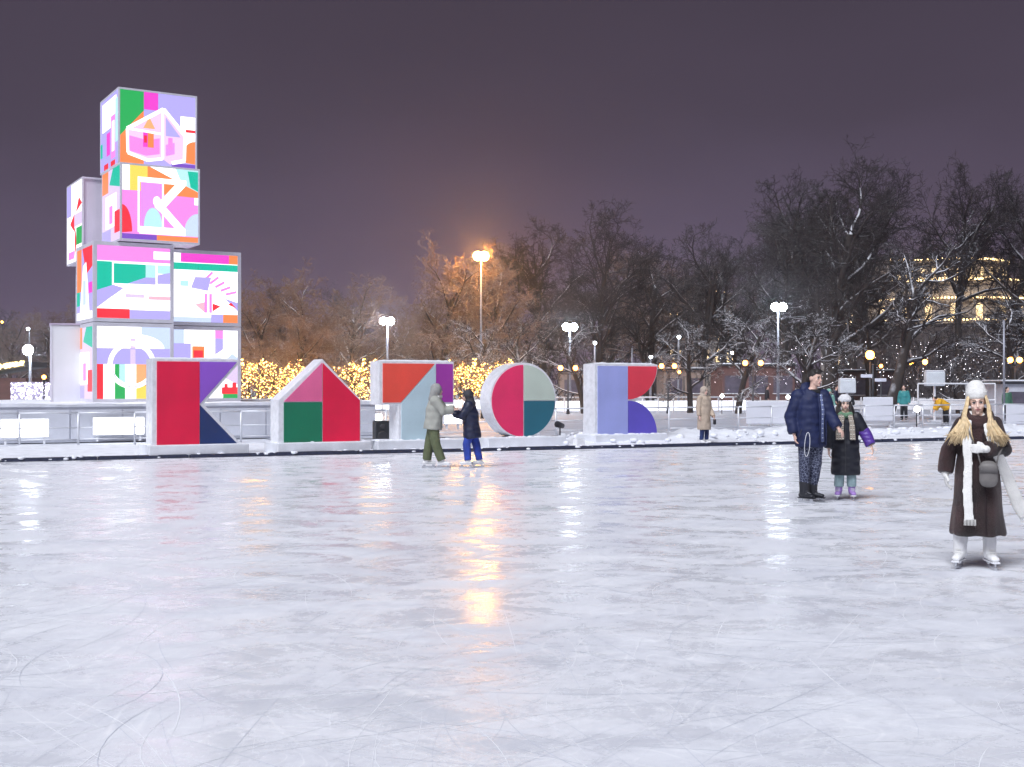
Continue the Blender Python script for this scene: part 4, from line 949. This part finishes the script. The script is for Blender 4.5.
def quilt(name, col, rough=.42, sc=26):
    m = mat(name, col, rough, .12, 5)
    n = m.node_tree.nodes; l = m.node_tree.links; b = n['Principled BSDF']; t = n.new('ShaderNodeTexCoord')
    wv = n.new('ShaderNodeTexWave'); wv.bands_direction = 'Z'; wv.inputs['Scale'].default_value = sc / 6.28; wv.inputs['Distortion'].default_value = 2.5; wv.inputs['Detail'].default_value = 2
    l.new(t.outputs['Object'], wv.inputs['Vector'])
    no = n.new('ShaderNodeTexNoise'); no.inputs['Scale'].default_value = 13; l.new(t.outputs['Object'], no.inputs['Vector'])
    a = n.new('ShaderNodeMath'); a.operation = 'MULTIPLY_ADD'; a.inputs[1].default_value = 1.0; l.new(no.outputs[0], a.inputs[0]); l.new(wv.outputs[1], a.inputs[2])
    bp = n.new('ShaderNodeBump'); bp.inputs['Strength'].default_value = .28; bp.inputs['Distance'].default_value = .02; l.new(a.outputs[0], bp.inputs['Height']); l.new(bp.outputs[0], b.inputs['Normal'])
    return m
def plaid(name, c0, c1, c2, s0=26, s1=22):
    m = mat(name, c0, .85, .05, 5); n = m.node_tree.nodes; l = m.node_tree.links; b = n['Principled BSDF']; t = n.new('ShaderNodeTexCoord')
    prev = None
    for i, (dr, s_, c) in enumerate((('Z', s0, c1), ('X', s1, c2), ('Z', s0 * .5, c2))):
        wv = n.new('ShaderNodeTexWave'); wv.bands_direction = dr; wv.inputs['Scale'].default_value = s_ / 6.28; l.new(t.outputs['Object'], wv.inputs['Vector'])
        r = n.new('ShaderNodeValToRGB'); r.color_ramp.elements[0].position = .55; r.color_ramp.elements[1].position = .7; l.new(wv.outputs[1], r.inputs[0])
        mx = n.new('ShaderNodeMix'); mx.data_type = 'RGBA'; l.new(r.outputs[0], mx.inputs[0]); mx.inputs[6].default_value = c0 + (1,); mx.inputs[7].default_value = c + (1,)
        if prev: l.new(prev, mx.inputs[6])
        prev = mx.outputs[2]
    l.new(prev, b.inputs['Base Color']); return m
def printed(name, c0, c1, s_):
    m = mat(name, c0, .75, .05, 5); n = m.node_tree.nodes; l = m.node_tree.links; b = n['Principled BSDF']; t = n.new('ShaderNodeTexCoord')
    v = n.new('ShaderNodeTexVoronoi'); v.feature = 'DISTANCE_TO_EDGE'; v.inputs['Scale'].default_value = s_; l.new(t.outputs['Object'], v.inputs['Vector'])
    r = n.new('ShaderNodeValToRGB'); r.color_ramp.elements[0].position = .02; r.color_ramp.elements[1].position = .06; r.color_ramp.elements[0].color = c1 + (1,); r.color_ramp.elements[1].color = c0 + (1,)
    l.new(v.outputs[0], r.inputs[0]); l.new(r.outputs[0], b.inputs['Base Color']); return m
FUR = mat('brown_fur', (.034, .014, .014), .34, .9, 4, 1.0, 120, sheen=.08)
CREAM = mat('white_knit', (.80, .79, .76), .85, .06, 20, .5, 90)
BLONDE = mat('blonde_hair', (.66, .50, .29), .5, .25, 30)
DARKHAIR = mat('dark_hair', (.02, .016, .015), .5, .4, 40, .4, 80)
WBOOT = mat('white_boot', (.80, .80, .80), .5, .05, 9, .1, 40)
NAVY = quilt('navy_puffer', (.005, .012, .062), .68, 20)
BLKP = quilt('black_puffer', (.009, .011, .020), .55, 18)
SCARFP = plaid('plaid_scarf', (.60, .55, .47), (.07, .075, .07), (.34, .29, .24), 62, 52)

def place(px, d): return P(px, d)
# ---- woman in the long fur coat
pw = thing('person', 'person in a long brown fur coat, white hat and white scarf, nearest the camera', 'person', P(977.5, 11.08), R(-20.7))
J = dict(N=V(.0, .0, 1.37), H=V(-.005, -.02, 1.495), SL=V(-.145, .01, 1.295), EL=V(-.25, .01, 1.06), WL=V(-.275, -.03, .85), SR=V(.145, .01, 1.295), ER=V(.225, -.02, 1.075), WR=V(.075, -.20, 1.08),
         HL=V(-.085, .02, .88), HR=V(.085, .02, .88), KL=V(-.12, -.01, .50), KR=V(.11, .0, .50), AL=V(-.15, -.01, .13), AR=V(.10, .01, .13), FL=R(-12), FR=R(18), DR=V(-1, -.15, .05), DL=V(.1, -.05, -1))
HM = Matrix.Rotation(R(4), 3, 'Z') @ Matrix.Rotation(R(6), 3, 'X') @ Matrix.Rotation(R(-4), 3, 'Y')
body(pw, J, 0, (True, True), .0075, .93, mat('fair_skin', (.86, .60, .49), .5, .04, 20), {'L': V(1, .2, 0), 'R': V(0, 1, 0)}, (.25, .35), HM)
face(pw, J['H'], HM, .93, BROWL)
legs_cloth(pw, J, mat('white_leggings', (.76, .76, .78), .8, .06, 12), .095, .062, .056, 'leggings', .02, .004)
for s_ in 'LR': skate(pw, J['A' + s_], J['F' + s_], WBOOT, .19, .058, lace=CREAM)
def lapel(b): b.tube([V(-.10, -.07, 1.33), V(0, -.10, 1.30), V(.10, -.07, 1.33)], [.055, .05, .055], 10, hemi=True); b.tube([V(-.085, .03, 1.39), V(0, .075, 1.40), V(.085, .03, 1.39)], [.05, .05, .05], 10, hemi=True); b.tube([V(-.085, .03, 1.39), V(-.095, -.04, 1.37), V(-.06, -.085, 1.33)], [.05, .045, .04], 10, hemi=True); b.tube([V(.085, .03, 1.39), V(.095, -.04, 1.37), V(.06, -.085, 1.33)], [.05, .045, .04], 10, hemi=True)
coat = top_cloth(pw, J, FUR, [(V(0, 0, .30), .238, .20), (V(0, 0, .33), .243, .205), (V(0, 0, .55), .220, .180), (V(0, 0, .80), .190, .155), (V(0, .0, 1.0), .168, .138), (V(0, 0, 1.2), .175, .135), (V(0, 0, 1.30), .15, .115), (V(0, 0, 1.375), .095, .085)], (.070, .066, .062), 0, 'fur_coat', .011, .020, 2, 9, .30, lapel)
b = MB(); b.tube([V(.045, -.145, 1.22), V(.06, -.172, .90), V(.07, -.215, .32)], [(.006, .007)] * 3, 6); b.build('front_seam', mat('seam_brown', (.02, .01, .012), .9, .2), coat)
# knitted hat
b = MB(); c = J['H']; b.ell(c + HM @ V(0, .012, .085), (.091, .104, .095), HM); b.ell(c + HM @ V(0, .025, .118), (.084, .09, .080), HM); b.tube([c + HM @ V(0, .014, .046), c + HM @ V(0, .014, .092)], [(.090, .104), (.096, .108)], 18, ax=HM @ V(1, 0, 0))
fuse(b, 'knitted_hat', CREAM, pw, .009, 3, .004, 22)
# long hair to both sides
b = MB(); b.ell(c + HM @ V(0, .03, .02), (.074, .085, .085), HM); rnd = random.Random(17)
for s_ in (-1, 1):
    for k in range(190):
        u = rnd.random(); q = rnd.random(); w1 = rnd.gauss(0, .013); zE = 1.10 + .14 * rnd.random()
        b.tube([c + HM @ V(s_ * (.066 + .012 * q), -.050 + .08 * u, .06), c + HM @ V(s_ * (.084 + .018 * q), -.060 + .08 * u, -.03), c + V(s_ * (.090 + .03 * q), -.08 + .08 * u, -.10), V(s_ * (.098 + .045 * u) + w1, -.155 + .06 * u - .02 * q, 1.295), V(s_ * (.128 + .065 * u) + w1 * 2, -.18 + .06 * u - .025 * q, 1.20), V(s_ * (.150 + .065 * u) + w1 * 3, -.185 + .06 * u - .02 * q, zE)], [.006, .008, .0085, .008, .006, .0015], 5)
b.build('long_hair', BLONDE, pw, True)
b = strip([V(-.04, .08, 1.40), V(-.075, -.03, 1.41), V(-.085, -.135, 1.33), V(-.09, -.185, 1.15), V(-.078, -.20, .95), V(-.088, -.225, .70), V(-.068, -.240, .45)], [.07, .07, .085, .09, .080, .085, .09], .018, (1, 0, 0))
sf = fuse(b, 'scarf', CREAM, pw, .008, 2, .006, 14, .4)
b = strip([V(-.04, .08, 1.40), V(.06, .05, 1.41), V(.08, -.09, 1.35), V(.10, -.155, 1.24), V(.13, -.165, 1.12), V(.19, -.06, .98), V(.26, .04, .80), V(.33, .10, .60), V(.40, .14, .47)], [.08, .08, .09, .10, .10, .10, .11, .12, .12], .02, (1, .3, 0))
fuse(b, 'scarf_tail', CREAM, sf, .008, 2, .008, 14, .5)
b = MB()
for k in range(9): b.tube([V(-.11 + .0115 * k, -.240, .46), V(-.112 + .012 * k, -.245, .405)], [.004, .003], 5)
for k in range(10): b.tube([V(.35 + .011 * k, .14, .475 + .004 * k), V(.375 + .015 * k, .15, .40 + .006 * k)], [.004, .003], 5)
tag(b.build('fringe', CREAM, sf), kind='stuff')
for s_ in 'LR':
    b = MB(); hand_chains(b, J['W' + s_], J['D' + s_], V(1, .2, 0) if s_ == 'L' else V(0, 1, 0), 1 if s_ == 'L' else -1, .0125, .25 if s_ == 'L' else .35, 8, .97); d = (J['W' + s_] - J['E' + s_]).normalized()
    b.tube([J['W' + s_] - d * .06, J['W' + s_] + d * .01], [.040, .034], 10, hemi=True); fuse(b, 'glove', CREAM, pw, .006, 1)
bag = thing('shoulder_bag', 'small grey shoulder bag hanging before the fur coat', 'bag', P(977.5, 11.08), R(-20.7))
b = MB(); b.tube([V(.09, -.245, .775), V(.09, -.245, .80), V(.09, -.245, .90), V(.09, -.245, .955)], [(.066, .03), (.078, .038), (.078, .036), (.066, .028)], 16, ax=(1, 0, 0), hemi=True); bgm = mat('grey_leather', (.15, .14, .135), .5, .15, 12, .15, 60); fuse(b, 'pouch', bgm, bag, .008, 2)
b = MB(); b.tube([V(.09, -.268, .88), V(.09, -.276, .93), V(.09, -.262, .965)], [(.074, .02), (.08, .018), (.06, .018)], 14, ax=(1, 0, 0)); b.build('flap', bgm, bag, True)
b = MB(); b.tube([V(.025, -.245, .95), V(.0, -.19, 1.05), V(-.06, -.19, 1.20), V(-.10, -.14, 1.33)], [.007] * 4, 6); b.tube([V(.155, -.245, .95), V(.17, -.2, 1.02), V(.21, -.12, 1.10)], [.007] * 3, 6); b.build('strap', bgm, bag, True)

# ---- man in the navy jacket
YM = R(42)
pm_ = thing('person', 'tall dark-haired person in a navy puffer jacket and patterned trousers', 'person', P(810.5, 17.35), R(-13.6))
J = dict(N=V(.03, .0, 1.60), H=V(.065, -.02, 1.755), SL=V(-.165, -.05, 1.50), EL=V(-.27, -.07, 1.20), WL=V(-.225, -.13, .97), SR=V(.175, .02, 1.50), ER=V(.265, -.03, 1.23), WR=V(.375, -.12, 1.06),
         HL=V(-.075, -.03, .96), HR=V(.075, .03, .96), KL=V(-.085, -.08, .56), KR=V(.075, .0, .56), AL=V(-.09, -.06, .15), AR=V(.03, .07, .15), FL=R(50), FR=R(62), DL=V(.15, -.1, -1), DR=V(.5, -.25, -.55))
HM = Matrix.Rotation(R(48), 3, 'Z') @ Matrix.Rotation(R(3), 3, 'X')
body(pm_, J, YM, (True, True), .0085, 1.0, SKIN, {'L': V(1, .2, 0), 'R': V(-.3, .2, -1)}, (.3, .45), HM)
face(pm_, J['H'], HM)
b = MB(); c = J['H']; b.ell(c + HM @ V(0, .024, .052), (.084, .098, .082), HM); b.ell(c + HM @ V(0, -.045, .092), (.066, .052, .040), HM); b.ell(c + HM @ V(0, .075, .0), (.066, .04, .06), HM)
fuse(b, 'short_hair', DARKHAIR, pm_, .009, 2, .006, 40)
PAT = printed('patterned_trousers', (.010, .014, .045), (.30, .33, .44), 26)
legs_cloth(pm_, J, PAT, .108, .082, .066, 'trousers', .10, .008, .012, YM)
BB = mat('black_boot', (.016, .017, .024), .45, .2, 9, .1, 40)
for s_ in 'LR': skate(pm_, J['A' + s_], J['F' + s_], BB, .13, .066, lace=mat('grey_lace', (.3, .3, .33), .8), sole=BB)
def hood(b):
    f_ = rotz((0, -1, 0), YM)
    b.tube([V(.03, .0, 1.58) - f_ * .12 + V(0, 0, .02), V(.03, 0, 1.58) - f_ * .13 + V(0, 0, .07)], [(.13, .07), (.10, .05)], 14, ax=rotz((1, 0, 0), YM), hemi=True)
    b.tube([V(.03, 0, 1.56) - rotz((.10, 0, 0), YM), V(.03, 0, 1.57) - f_ * .10, V(.03, 0, 1.56) + rotz((.10, 0, 0), YM)], [.055, .065, .055], 10, hemi=True)
    b.tube([V(.03, 0, 1.56) - rotz((.10, 0, 0), YM), V(.03, 0, 1.52) + f_ * .10 - rotz((.06, 0, 0), YM)], [.05, .04], 10, hemi=True); b.tube([V(.03, 0, 1.56) + rotz((.10, 0, 0), YM), V(.03, 0, 1.52) + f_ * .10 + rotz((.06, 0, 0), YM)], [.05, .04], 10, hemi=True)
jk = top_cloth(pm_, J, NAVY, [(V(.0, -.01, .79), .225, .185), (V(0, -.01, .83), .235, .19), (V(.0, 0, 1.05), .225, .18), (V(.01, 0, 1.28), .225, .175), (V(.02, 0, 1.45), .215, .155), (V(.03, 0, 1.555), .13, .11)], (.105, .092, .078), YM, 'puffer_jacket', .012, .012, 3, 9, 1.6, hood)
f_ = rotz((0, -1, 0), YM); sx = rotz((1, 0, 0), YM)
b = MB(); b.tube([V(.03, 0, 1.53) + f_ * .135 + sx * .03, V(.02, 0, 1.30) + f_ * .185 + sx * .035, V(.0, 0, 1.05) + f_ * .19 + sx * .04, V(.0, 0, .86) + f_ * .195 + sx * .045], [(.022, .012), (.03, .012), (.032, .012), (.03, .012)], 10, ax=sx); b.build('checked_shirt', plaid('blue_check', (.45, .5, .62), (.05, .07, .18), (.12, .15, .30), 60, 60), pm_, True)
for q in (-.02, .09):
    b = MB(); b.tube([V(.03, 0, 1.54) + f_ * .125 + sx * q * .7, V(.02, 0, 1.30) + f_ * .186 + sx * q, V(.0, 0, .82) + f_ * .200 + sx * (q + .01)], [.014, .017, .015], 8); b.build('front_edge', NAVY, jk, True)
b = MB(); b.tube([V(.04, 0, 1.56) + f_ * .03 - sx * .07, V(.04, 0, 1.56) + f_ * .085, V(.04, 0, 1.56) + f_ * .03 + sx * .07], [.04, .04, .04], 10, hemi=True); b.build('neck_warmer', BLACK, pm_, True)
b = MB(); ang = [i / 16 * 6.283 for i in range(17)]; b.tube([V(-.045 + .035 * math.cos(a) + .012 * math.sin(a), -.245, .83 + .17 * math.sin(a)) for a in ang], [.004] * 17, 6, caps=False); b.build('white_cord', WHITE, pm_, True)
b = MB(); b.tube([V(-.12, -.235, 1.04), V(-.16, -.215, .93)], [.006, .006], 5); b.build('pocket_zip', DARK, jk)

# ---- girl with the plaid scarf
pg = thing('person', 'person in a long black puffer coat with a plaid scarf and one purple sleeve', 'person', P(845.5, 17.8), R(-15))
J = dict(N=V(0, 0, 1.26), H=V(-.01, -.02, 1.395), SL=V(-.15, .0, 1.19), EL=V(-.225, .0, .95), WL=V(-.235, -.05, .735), SR=V(.15, .0, 1.19), ER=V(.27, .02, .97), WR=V(.355, -.03, .79),
         HL=V(-.075, 0, .80), HR=V(.075, 0, .80), KL=V(-.08, -.02, .47), KR=V(.08, -.02, .47), AL=V(-.095, 0, .13), AR=V(.085, 0, .13), FL=R(-8), FR=R(10), DL=V(0, -.05, -1), DR=V(.35, -.1, -1))
HM = Matrix.Rotation(R(8), 3, 'Z') @ Matrix.Rotation(R(5), 3, 'X')
body(pg, J, 0, (True, True), .0085, .92, mat('fair_skin', (.86, .60, .49), .5, .04, 20), {'L': V(1, .2, 0), 'R': V(-1, .2, 0)}, (.3, .3), HM)
face(pg, J['H'], HM, .92, BROW)
legs_cloth(pg, J, mat('pale_jeans', (.30, .42, .44), .85, .15, 12, .3, 60), .085, .066, .070, 'jeans', .06, .006)
PSK = mat('purple_boot', (.40, .24, .62), .5, .1, 9)
for s_ in 'LR': skate(pg, J['A' + s_], J['F' + s_], PSK if True else WBOOT, .09, .052, lace=WHITE, sole=WHITE)
ct_ = top_cloth(pg, J, BLKP, [(V(0, 0, .36), .20, .155), (V(0, 0, .39), .21, .16), (V(0, 0, .65), .20, .15), (V(0, 0, .9), .185, .135), (V(0, 0, 1.1), .185, .125), (V(0, 0, 1.2), .165, .105), (V(0, 0, 1.26), .09, .08)], (.085, .078, .070), 0, 'long_coat', .012, .010, 3, 9, 1.6)
b = MB()
b.tube([J['SR'].lerp(J['ER'], .78), J['ER'], J['ER'].lerp(J['WR'], .5), J['ER'].lerp(J['WR'], .97)], [.086, .085, .081, .077], 14); b.ell(J['ER'], .084); fuse(b, 'purple_sleeve', quilt('purple_puffer', (.095, .04, .29), .45, 34), ct_, .012, 2, .008, 9)
b = MB(); b.tube([V(0, -.152, 1.18), V(0, -.16, .9), V(0, -.172, .4)], [(.008, .005)] * 3, 6); b.build('zip', DARK, ct_)
b = MB(); c = J['H']
for s_ in (-1, 1):
    for k in range(5): b.tube([c + HM @ V(s_ * .062, -.035 + .018 * k, .04), c + V(s_ * (.08 + .004 * k), -.035 + .015 * k, -.06), V(s_ * (.088 + .008 * k), -.085 + .02 * k, 1.22), V(s_ * (.105 + .010 * k), -.12 + .02 * k, 1.10)], [.02, .026, .026, .01], 7, hemi=True)
b.ell(c + HM @ V(0, .03, .02), (.078, .085, .09), HM); fuse(b, 'long_hair', DARKHAIR, pg, .01, 1, .006, 30, .3)
b = MB(); b.ell(c + HM @ V(0, .012, .058), (.090, .104, .078), HM); b.tube([c + HM @ V(0, .010, .030), c + HM @ V(0, .010, .070)], [(.092, .106), (.096, .110)], 18, ax=HM @ V(1, 0, 0)); hat = fuse(b, 'fluffy_hat', mat('fluffy_white', (.74, .74, .76), .9, .1, 20, .8, 60), pg, .009, 2, .008, 30)
b = MB(); b.ell(c + V(.105, .0, .06), (.03, .03, .045)); b.ell(c + V(.12, -.01, .005), (.022, .022, .04)); fuse(b, 'dark_bow', BLACK, hat, .009, 1, .006, 30)
b = MB(); b.tube([V(-.085, .02, 1.25), V(-.07, -.085, 1.235), V(0, -.12, 1.22), V(.07, -.085, 1.235), V(.085, .02, 1.25), V(0, .085, 1.26), V(-.085, .02, 1.25)], [.042] * 7, 10, caps=True)
fuse(b, 'neck_scarf', mat('green_knit', (.13, .24, .15), .9, .3, 16, .4, 70), pg, .01, 2, .008, 16)
b = strip([V(-.055, -.13, 1.23), V(-.075, -.165, 1.12), V(-.08, -.178, .98), V(-.075, -.18, .87)], [.09, .115, .12, .125], .03, (1, 0, 0)); sfg = fuse(b, 'scarf', SCARFP, pg, .009, 2, .006, 14)
b = strip([V(.06, -.13, 1.23), V(.085, -.165, 1.12), V(.095, -.175, .98), V(.10, -.178, .87)], [.07, .08, .085, .09], .03, (1, 0, 0)); fuse(b, 'scarf_end', SCARFP, sfg, .009, 2, .006, 14)

# ---- simpler figures
def figure(label, pos, k, yaw, Jo, top, trou, shoe, hood=None, hair=None, coat_to=.80, tr=(.10, .078, .068), sl=(.085, .075, .062), w_=(.20, .15), vox=.012, faced=True, skates=True, topname='jacket', curl=.3, skinm=SKIN, collar=None):
    p = thing('person', label, 'person', pos); p.scale = (k, k, k); sx = rotz((1, 0, 0), yaw); f_ = rotz((0, -1, 0), yaw)
    J = dict(N=V(0, 0, 1.46), H=V(0, 0, 1.60) + f_ * .02, SL=V(0, 0, 1.38) - sx * .17, SR=V(0, 0, 1.38) + sx * .17, EL=V(0, 0, 1.10) - sx * .23, ER=V(0, 0, 1.10) + sx * .23, WL=V(0, 0, .87) - sx * .24 + f_ * .05, WR=V(0, 0, .87) + sx * .24 + f_ * .05,
             HL=V(0, 0, .90) - sx * .08, HR=V(0, 0, .90) + sx * .08, KL=V(0, 0, .51) - sx * .09 + f_ * .02, KR=V(0, 0, .51) + sx * .09 + f_ * .02, AL=V(0, 0, .13) - sx * .10, AR=V(0, 0, .13) + sx * .10, FL=yaw - .15, FR=yaw + .15)
    J.update(Jo); HM = J.get('M') or Matrix.Rotation(J.get('hy', yaw), 3, 'Z')
    body(p, J, yaw, (True, True), vox * .85, 1.0, skinm, {'L': J.get('nL', V(1, .3, 0)), 'R': J.get('nR', V(-1, .3, 0))}, (curl, curl), HM)
    if faced: face(p, J['H'], HM)
    legs_cloth(p, J, trou, tr[0], tr[1], tr[2], 'trousers', .03, .008, vox, yaw)
    for s_ in 'LR': skate(p, J['A' + s_], J['F' + s_], shoe, .08, .056, blade=skates)
    pel = (J['HL'] + J['HR']) / 2; nk = J['N']; mid = pel.lerp(nk, .55); hem = pel + (pel - nk).normalized() * (.90 - coat_to) if coat_to > .6 else V(pel.x, pel.y, coat_to)
    rings = [(hem, w_[0] * 1.06, w_[1] * 1.08), (hem.lerp(mid, .12), w_[0] * 1.08, w_[1] * 1.1), (hem.lerp(mid, .6), w_[0], w_[1]), (mid, w_[0], w_[1]), (nk + V(0, 0, -.12), w_[0] * .97, w_[1] * .86), (nk + V(0, 0, -.01), w_[0] * .5, w_[1] * .62)]
    tp = top_cloth(p, J, top, rings, sl, yaw, topname, vox, .012, 2, 9, .9)
    c = J['H']
    if hood:
        b = MB(); b.ell(c + HM @ V(0, .025, .02), (.115, .120, .130), HM); b.tube([c + HM @ V(0, .05, -.05), nk + V(0, 0, -.04) - f_ * .03], [.10, .12], 12, hemi=True); fuse(b, 'hood', hood, tp, vox, 2, .008, 14)
    if hair:
        b = MB(); b.ell(c + HM @ V(0, .02, .035), (.086, .10, .092), HM); b.tube([c + HM @ V(0, .06, .0), c + HM @ V(0, .085, -.14)], [.075, .05], 10, hemi=True); fuse(b, 'hair', hair, p, vox, 1, .006, 30)
    if collar:
        b = MB(); b.tube([nk + sx * -.09, nk + f_ * .10 + V(0, 0, .01), nk + sx * .09, nk - f_ * .09 + V(0, 0, .02), nk - sx * .09], [.045] * 5, 10); fuse(b, 'collar', collar, tp, vox, 1, .006, 20)
    return p, J
GREYJ = quilt('grey_green_jacket', (.34, .345, .31), .75, 14); OLIVE = mat('olive_trousers', (.105, .125, .065), .85, .2, 9, .4, 30)
figure('person in a pale grey-green hooded jacket and olive trousers, dancing', P(434, 24.75), 1.0, R(105),
       dict(N=V(.035, 0, 1.43), H=V(.065, -.01, 1.56), SL=V(.03, -.15, 1.35), SR=V(.03, .15, 1.35), EL=V(.20, -.20, 1.14), ER=V(.22, .10, 1.17), WL=V(.40, -.12, 1.17), WR=V(.42, .03, 1.20), HL=V(-.01, -.08, .88), HR=V(-.02, .08, .88), KL=V(.04, -.09, .50), KR=V(-.10, .08, .50), AL=V(.16, -.10, .13), AR=V(-.15, .10, .13), FL=R(80), FR=R(100), nL=V(0, 0, -1), nR=V(0, 0, -1)),
       GREYJ, OLIVE, WBOOT, hood=mat('grey_hood', (.30, .30, .29), .8, .15, 9), coat_to=.80, tr=(.115, .095, .088), w_=(.205, .175), sl=(.105, .085, .068), collar=CREAM)
NAVYJ = quilt('dark_navy_jacket', (.008, .014, .045), .5, 16); BLUEJ = mat('blue_jeans', (.022, .055, .36), .8, .25, 9, .3, 60)
figure('person in a dark navy hooded jacket and bright blue jeans, dancing', P(470, 24.9), .95, R(-100),
       dict(N=V(-.02, 0, 1.40), H=V(-.065, -.01, 1.53), SL=V(-.02, .15, 1.32), SR=V(-.02, -.15, 1.32), EL=V(-.17, .12, 1.12), ER=V(-.16, -.18, 1.10), WL=V(-.34, .02, 1.17), WR=V(-.35, -.10, 1.14), HL=V(.03, .08, .86), HR=V(.03, -.08, .86), KL=V(.13, .08, .48), KR=V(-.07, -.08, .50), AL=V(.20, .08, .13), AR=V(-.04, -.08, .13), FL=R(-75), FR=R(-100), nL=V(0, 0, -1), nR=V(0, 0, -1), hy=R(-70)),
       NAVYJ, BLUEJ, WBOOT, hood=mat('dark_hood', (.03, .032, .045), .7, .2, 9), coat_to=.66, tr=(.10, .085, .075), w_=(.20, .175), sl=(.10, .085, .068))
BEIGE = mat('beige_coat', (.46, .37, .29), .85, .15, 9, .4, 30)
p, J = figure('person in a long beige coat and blue jeans by the far kerb', P(704, 34.4), .95, R(35), dict(WR=V(.27, -.12, .84)), BEIGE, mat('dark_jeans', (.012, .03, .12), .8, .2, 9), WBOOT, hood=mat('beige_fur', (.48, .40, .33), .9, .2, 20, .8, 50), coat_to=.46, tr=(.09, .07, .062), w_=(.20, .17))
hb = thing('handbag', 'small black handbag held by the beige coat', 'bag', P(704, 34.4)); b = MB(); b.box((.27, -.16, .66), (.07, .13, .15)); b.build('pouch', BLACK, hb, bevel=.02); b = MB(); b.tube([V(.27, -.21, .73), V(.27, -.16, .80), V(.27, -.11, .73)], [.006] * 3, 6); b.build('handle', BLACK, hb)
# people across the ice
TEAL = quilt('teal_jacket', (.03, .24, .25), .6, 30); YEL = quilt('yellow_jacket', (.75, .40, .02), .6, 30)
figure('person in a teal jacket behind the railing right of the girl', P(904, 58), 1.0, R(-30), {}, TEAL, BLACK, BLACK and BB, hair=DARKHAIR, vox=.014, faced=False)
figure('person in a yellow jacket bending forward beside the tube frame', P(946, 52), .9, R(-70), dict(N=V(-.40, 0, 1.22), H=V(-.54, 0, 1.24), SL=V(-.33, .16, 1.17), SR=V(-.33, -.16, 1.17), EL=V(-.42, .18, .92), ER=V(-.42, -.18, .92), WL=V(-.52, .1, .74), WR=V(-.52, -.1, .74)), YEL, BLACK, BB, hair=DARKHAIR, coat_to=.78, vox=.014, faced=False, sl=(.11, .10, .08), w_=(.22, .19))
figure('person in a green jacket by the right edge behind the railing', P(1007, 56), .95, R(20), {}, quilt('green_jacket', (.06, .17, .11), .6, 30), BLACK, BB, hair=DARKHAIR, vox=.014, faced=False)
figure('person in a dark blue jacket far behind the girl', P(836, 66), 1.0, R(60), {}, NAVYJ, BLACK, BB, hair=DARKHAIR, vox=.014, faced=False)
figure('person in a mint jacket between the man and the girl, far behind', P(829, 50), .9, R(10), {}, quilt('mint_jacket', (.20, .42, .36), .6, 30), BLACK, BB, hood=quilt('mint_jacket', (.20, .42, .36), .6, 30), vox=.014, faced=False)
figure('person in dark clothes walking beyond the far barrier', P(767, 82), 1.0, R(80), dict(KL=V(.08, .08, .51), AL=V(.16, .09, .13), KR=V(-.06, -.08, .51), AR=V(-.18, -.09, .15)), BLKP, BLACK, BB, hair=DARKHAIR, vox=.014, faced=False)

bpy.data.scenes.remove(BENCH)

# ------------------------------------------------------------------ thin haze, added so that the lamps get a soft glow
hz = MB(); hz.box((10, 115, 14.5), (400, 300, 32)); ho = hz.build('haze', SNOW); tag(ho, kind='stuff')
hm = bpy.data.materials.new('lamp_glow_haze'); hm.use_nodes = True; hn = hm.node_tree.nodes; hn.clear()
ou = hn.new('ShaderNodeOutputMaterial'); pv = hn.new('ShaderNodeVolumePrincipled'); pv.inputs['Density'].default_value = .0013
pv.inputs['Color'].default_value = (.88, .89, .98, 1); pv.inputs['Anisotropy'].default_value = .87
hm.node_tree.links.new(pv.outputs[0], ou.inputs['Volume']); ho.data.materials.clear(); ho.data.materials.append(hm)
